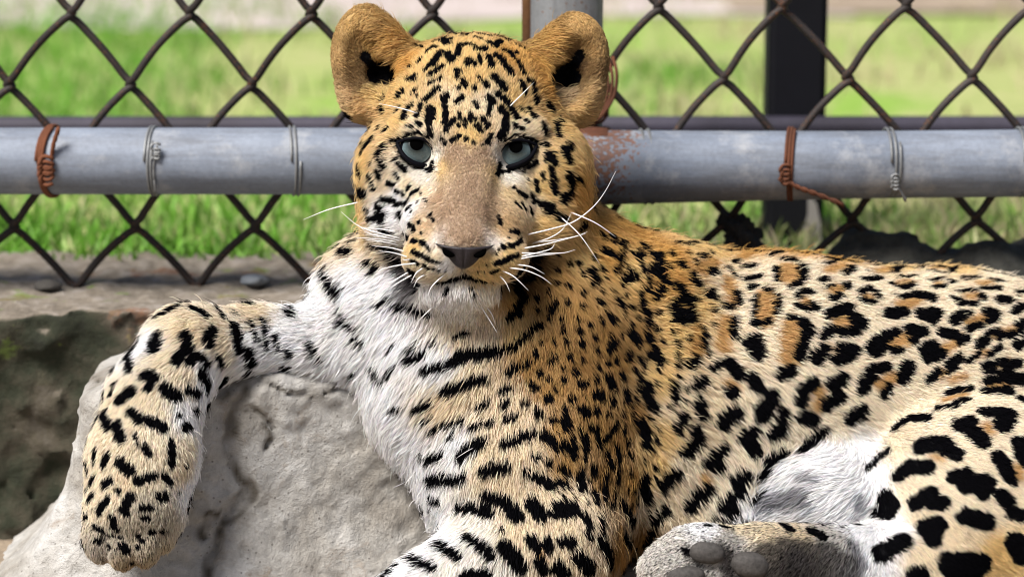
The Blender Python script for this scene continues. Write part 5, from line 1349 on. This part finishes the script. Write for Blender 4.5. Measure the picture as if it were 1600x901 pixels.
# ---- fur
def build_fur(total):
    v, q, nrm = _bv, _bq, _bn
    cen = v[q].mean(1)
    fn = nrm[q].mean(1)
    fn /= np.linalg.norm(fn, axis=1, keepdims=True) + 1e-9
    fl = spread(cen, FLOW_P, FLOW_V, 2.0, 80.0)
    view = np.array((0, 0, D)) - cen
    view /= np.linalg.norm(view, axis=1, keepdims=True)
    facing = (view * fn).sum(1)
    px = cen[:, 0] / ((D - cen[:, 2]) / D) + 800
    py = 450.5 - cen[:, 1] / ((D - cen[:, 2]) / D)
    w = _ba * np.clip(26.0 / fl[:, 2], 0.75, 2.6)
    w = w * np.where(facing > -0.1, 1.0, 0.2)
    inframe = (px < 1660) & (py < 945)
    w = w * np.where(inframe, 1.0, 0.16)
    w /= w.sum()
    cl = 7                                              # hairs to a tuft
    nt_ = total // cl
    f = rng.choice(len(q), nt_, p=w)
    a, b_ = rng.random(nt_)[:, None], rng.random(nt_)[:, None]
    c0, c1, c2, c3 = (v[q[f, k]] for k in range(4))
    root = (c0 * (1 - a) + c1 * a) * (1 - b_) + (c3 * (1 - a) + c2 * a) * b_
    n = fn[f]
    par = fl[f]
    # tufts: shared direction
    L = np.minimum(par[:, 2] * 0.74, 12 + par[:, 2] * 0.33)
    d = np.stack([par[:, 0], -par[:, 1], np.zeros(nt_)], 1)
    d /= np.linalg.norm(d, axis=1, keepdims=True) + 1e-9
    wob = np.stack([vnoise(root / 38, 21), vnoise(root / 38, 22), vnoise(root / 38, 23)], 1) * 0.22
    wob += np.stack([vnoise(root / 13, 24), vnoise(root / 13, 25), vnoise(root / 13, 26)], 1) * 0.16
    d = d + wob
    d = d - n * (d * n).sum(1, keepdims=True)
    d /= np.linalg.norm(d, axis=1, keepdims=True) + 1e-9
    t2 = np.cross(n, d)
    lift = 0.52 * par[:, 3] * (1 + 0.35 * vnoise(root / 20, 27))
    N_ = nt_ * cl
    rep = lambda x: np.repeat(x, cl, axis=0)
    R_, n_, d_, t_, L_, lift_ = rep(root), rep(n), rep(d), rep(t2), rep(L), rep(lift)
    spreadr = np.clip(L_ * 0.2, 1.2, 6.0)
    off = rng.normal(size=(N_, 2)) * spreadr[:, None]
    root_h = R_ + d_ * off[:, :1] + t_ * off[:, 1:]
    Lh = L_ * rng.uniform(0.55, 1.15, N_)
    jit = rng.normal(size=(N_, 3)) * 0.10
    stray = rng.random(N_) < 0.04
    jit[stray] *= 3.0
    dd = d_ + jit
    lf = lift_ * (1 + 0.25 * rng.normal(size=N_))
    lf[stray] *= 1.6
    up = n_ * lf[:, None]
    # four points: rises from the skin, then lies over along the lie of the coat
    tip_pull = -(t_ * off[:, 1:] * 0.4)
    p0 = root_h - n_ * 1.5
    p1 = root_h + (dd * 0.30 + up * 0.75) * Lh[:, None] + tip_pull * 0.25
    p2 = root_h + (dd * 0.66 + up * 0.95) * Lh[:, None] + tip_pull * 0.65
    p3 = root_h + (dd * 1.00 + up * 0.80) * Lh[:, None] + tip_pull
    mid = root_h + dd * 0.5 * Lh[:, None]
    # project pattern position on the skin side of the hair's middle
    # nothing grows in the eyes, on the nose or on the pads
    keep = np.ones(N_, dtype=bool)
    for (e, lid, s), c in zip(EYES, EYE_C):
        lx = np.array(lid, dtype=float)
        for pp in (p0,):
            hx = pp[:, 0] / ((D - pp[:, 2]) / D) + 800
            hy = 450.5 - pp[:, 1] / ((D - pp[:, 2]) / D)
            near = np.flatnonzero((np.abs(hx - e[0]) < 42) & (np.abs(hy - e[1]) < 42) & (pp[:, 2] > -20))
            ins = np.zeros(len(near), dtype=bool)
            x_, y_ = hx[near], hy[near]
            j = len(lx) - 1
            for i in range(len(lx)):
                xi, yi, xj, yj = lx[i, 0], lx[i, 1], lx[j, 0], lx[j, 1]
                cond = ((yi > y_) != (yj > y_)) & (x_ < (xj - xi) * (y_ - yi) / (yj - yi + 1e-9) + xi)
                ins ^= cond
                j = i
            keep[near[ins]] = False
    hx = p0[:, 0] / ((D - p0[:, 2]) / D) + 800
    hy = 450.5 - p0[:, 1] / ((D - p0[:, 2]) / D)
    vy = (hy - 384) / 36
    keep &= ~((p0[:, 2] > 60) & (vy > 0) & (vy < 1) & (np.abs(hx - 725) < 43 * (1 - np.clip(vy, 0, 1)) ** 0.75 + 1))
    for (x, y, rx, ry, ang) in PADS:
        keep &= ~((p0[:, 2] > 40) & (((hx - x) / (rx - 2)) ** 2 + ((hy - y) / (ry - 2)) ** 2 < 1))
    g0 = (GROUND[q[f, 0]] * (1 - a) + GROUND[q[f, 1]] * a) * (1 - b_) + (GROUND[q[f, 3]] * (1 - a) + GROUND[q[f, 2]] * a) * b_
    base, k = coat(mid, rep(g0))
    k = (k > rng.uniform(0.3, 0.7, N_)).astype(float)
    sole = (mid[:, 2] > 60) & (mid[:, 0] > 200) & (mid[:, 0] < 520) & (mid[:, 1] < -345)
    k[sole & (rng.random(N_) < 0.2)] = 1.0
    toes = (mid[:, 0] < -520) & (mid[:, 1] < -330)
    k[toes & (rng.random(N_) < 0.12)] = 1.0
    tone = rng.normal(1.0, np.where(L_ < 9, 0.26, 0.16)).clip(0.4, 1.5)[:, None]
    tint = 1 + rng.normal(size=(N_, 3)) * 0.03
    colr = base * tone * tint
    blk = np.array((.0035, .0035, .0045)) * (1 + 0.5 * rng.random((N_, 1)))
    colr = colr * (1 - k[:, None]) + blk * k[:, None]
    wid = np.clip(0.28 + L_ * 0.007, 0.32, 0.54) * rng.uniform(0.75, 1.25, N_)
    sel = np.flatnonzero(keep)
    pts = np.stack([p0, p1, p2, p3], 1)[sel]
    ns = len(sel)
    cu = bpy.data.hair_curves.new('fur')
    cu.add_curves([4] * ns)
    loc = np.array(leo.location)
    cu.attributes['position'].data.foreach_set('vector', (to_world(pts.reshape(-1, 3)) - loc).astype(np.float32).ravel())
    ra = cu.attributes.get('radius') or cu.attributes.new('radius', 'FLOAT', 'POINT')
    prof = np.array((1.0, 1.0, 0.75, 0.12))
    ra.data.foreach_set('value', (wid[sel][:, None] * prof[None] * S).astype(np.float32).ravel())
    at_ = cu.attributes.new('coat', 'FLOAT_COLOR', 'CURVE')
    at_.data.foreach_set('color', np.concatenate([np.clip(colr[sel], 0, .95), np.ones((ns, 1))], 1).astype(np.float32).ravel())
    return cu
m_fur = bpy.data.materials.new('fur')
m_fur.use_nodes = True
nt = m_fur.node_tree
nt.nodes.clear()
out = N(nt, 'ShaderNodeOutputMaterial')
at = N(nt, 'ShaderNodeAttribute', attribute_name='coat')
hi = N(nt, 'ShaderNodeHairInfo')
df = N(nt, 'ShaderNodeBsdfDiffuse')
tr = N(nt, 'ShaderNodeBsdfTranslucent')
gl = N(nt, 'ShaderNodeBsdfAnisotropic') if False else N(nt, 'ShaderNodeBsdfHair')
gl.component = 'Reflection'
gl.inputs['Color'].default_value = (.9, .92, 1, 1)
gl.inputs['RoughnessU'].default_value = 0.25
gl.inputs['RoughnessV'].default_value = 0.6
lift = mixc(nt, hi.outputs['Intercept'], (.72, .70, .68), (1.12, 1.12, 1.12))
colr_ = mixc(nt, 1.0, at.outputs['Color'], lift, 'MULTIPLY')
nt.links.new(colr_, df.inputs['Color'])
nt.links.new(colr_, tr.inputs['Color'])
nt.links.new(mixc(nt, 1.0, at.outputs['Color'], (1.5, 1.55, 1.7), 'MULTIPLY'), gl.inputs['Color'])
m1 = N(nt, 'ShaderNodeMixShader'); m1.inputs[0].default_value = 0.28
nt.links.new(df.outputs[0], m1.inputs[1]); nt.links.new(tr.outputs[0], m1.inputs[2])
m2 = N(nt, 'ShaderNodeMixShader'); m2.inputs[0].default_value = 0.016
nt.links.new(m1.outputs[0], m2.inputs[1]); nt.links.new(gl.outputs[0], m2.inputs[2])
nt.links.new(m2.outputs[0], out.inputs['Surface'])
FUR_TOTAL = 800000
if FUR_TOTAL:
    cu = build_fur(FUR_TOTAL)
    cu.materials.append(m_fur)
    fur = bpy.data.objects.new('fur', cu)
    COL.objects.link(fur); fur.parent = leo
    fur['kind'] = 'stuff'

# whiskers
m_whisk = plain('whisker_white', (.86, .86, .88), 0.35)
WHISK = [[(627, 373), (600, 366), (562, 354), (533, 331)], [(622, 363), (595, 358), (565, 356)], [(629, 377), (600, 370), (575, 364), (558, 350)], [(629, 380), (595, 374), (555, 371)], [(631, 385), (600, 378), (570, 374)],
 [(633, 393), (610, 387), (582, 384)], [(638, 402), (615, 395), (592, 392)], [(641, 405), (634, 406), (628, 405)], [(652, 411), (625, 414), (602, 419), (585, 425)], [(640, 424), (618, 437), (598, 450)], [(646, 428), (625, 440), (606, 453)],
 [(663, 417), (650, 427), (642, 442)], [(666, 428), (653, 436), (646, 449)], [(560, 316), (515, 327), (474, 343)], [(683, 474), (667, 488), (650, 505)], [(700, 424), (676, 446), (668, 463)],
 [(822, 367), (860, 358), (895, 347), (925, 325), (945, 300), (962, 268)], [(830, 381), (860, 371), (880, 357), (893, 332)], [(835, 379), (868, 375), (900, 369), (918, 362)], [(818, 388), (850, 382), (890, 372), (915, 365)], [(813, 395), (850, 396), (880, 395), (899, 390)],
 [(813, 401), (835, 396), (860, 389), (867, 380)], [(811, 405), (835, 400), (868, 397)], [(806, 413), (830, 417), (851, 428)], [(793, 418), (820, 422), (845, 432), (862, 444)], [(783, 422), (800, 430), (812, 440), (826, 454)], [(780, 430), (790, 441), (797, 456)],
 [(868, 332), (905, 366), (937, 412)], [(888, 330), (930, 348), (962, 370)], [(750, 476), (765, 500), (777, 520)], [(757, 476), (768, 490), (774, 506)], [(795, 168), (815, 148), (834, 129)], [(655, 178), (625, 169), (592, 162)]]
for wp in WHISK:
    h = hit_near(*wp[0])
    z0 = h[2] - 2
    n = len(wp)
    pts = []
    for i, (x, y) in enumerate(wp):
        hz = hit(x, y)
        zz = z0 + 16 * math.sin(min(1.0, i / max(1, n - 1)) * 1.5) - 14 * (i / (n - 1))
        if hz is not None and i > 0: zz = max(zz, hz[2] + 20)
        pts.append(to_world(P(x, y, zz)))
    pts = catmull(pts, 7)
    m = len(pts)
    vs, fs = tube(pts, [S * (0.95 * (1 - (i / (m - 1)) ** 1.5) + 0.18) for i in range(m)], 6)
    mesh_obj('whisker', vs, fs, m_whisk, leo)
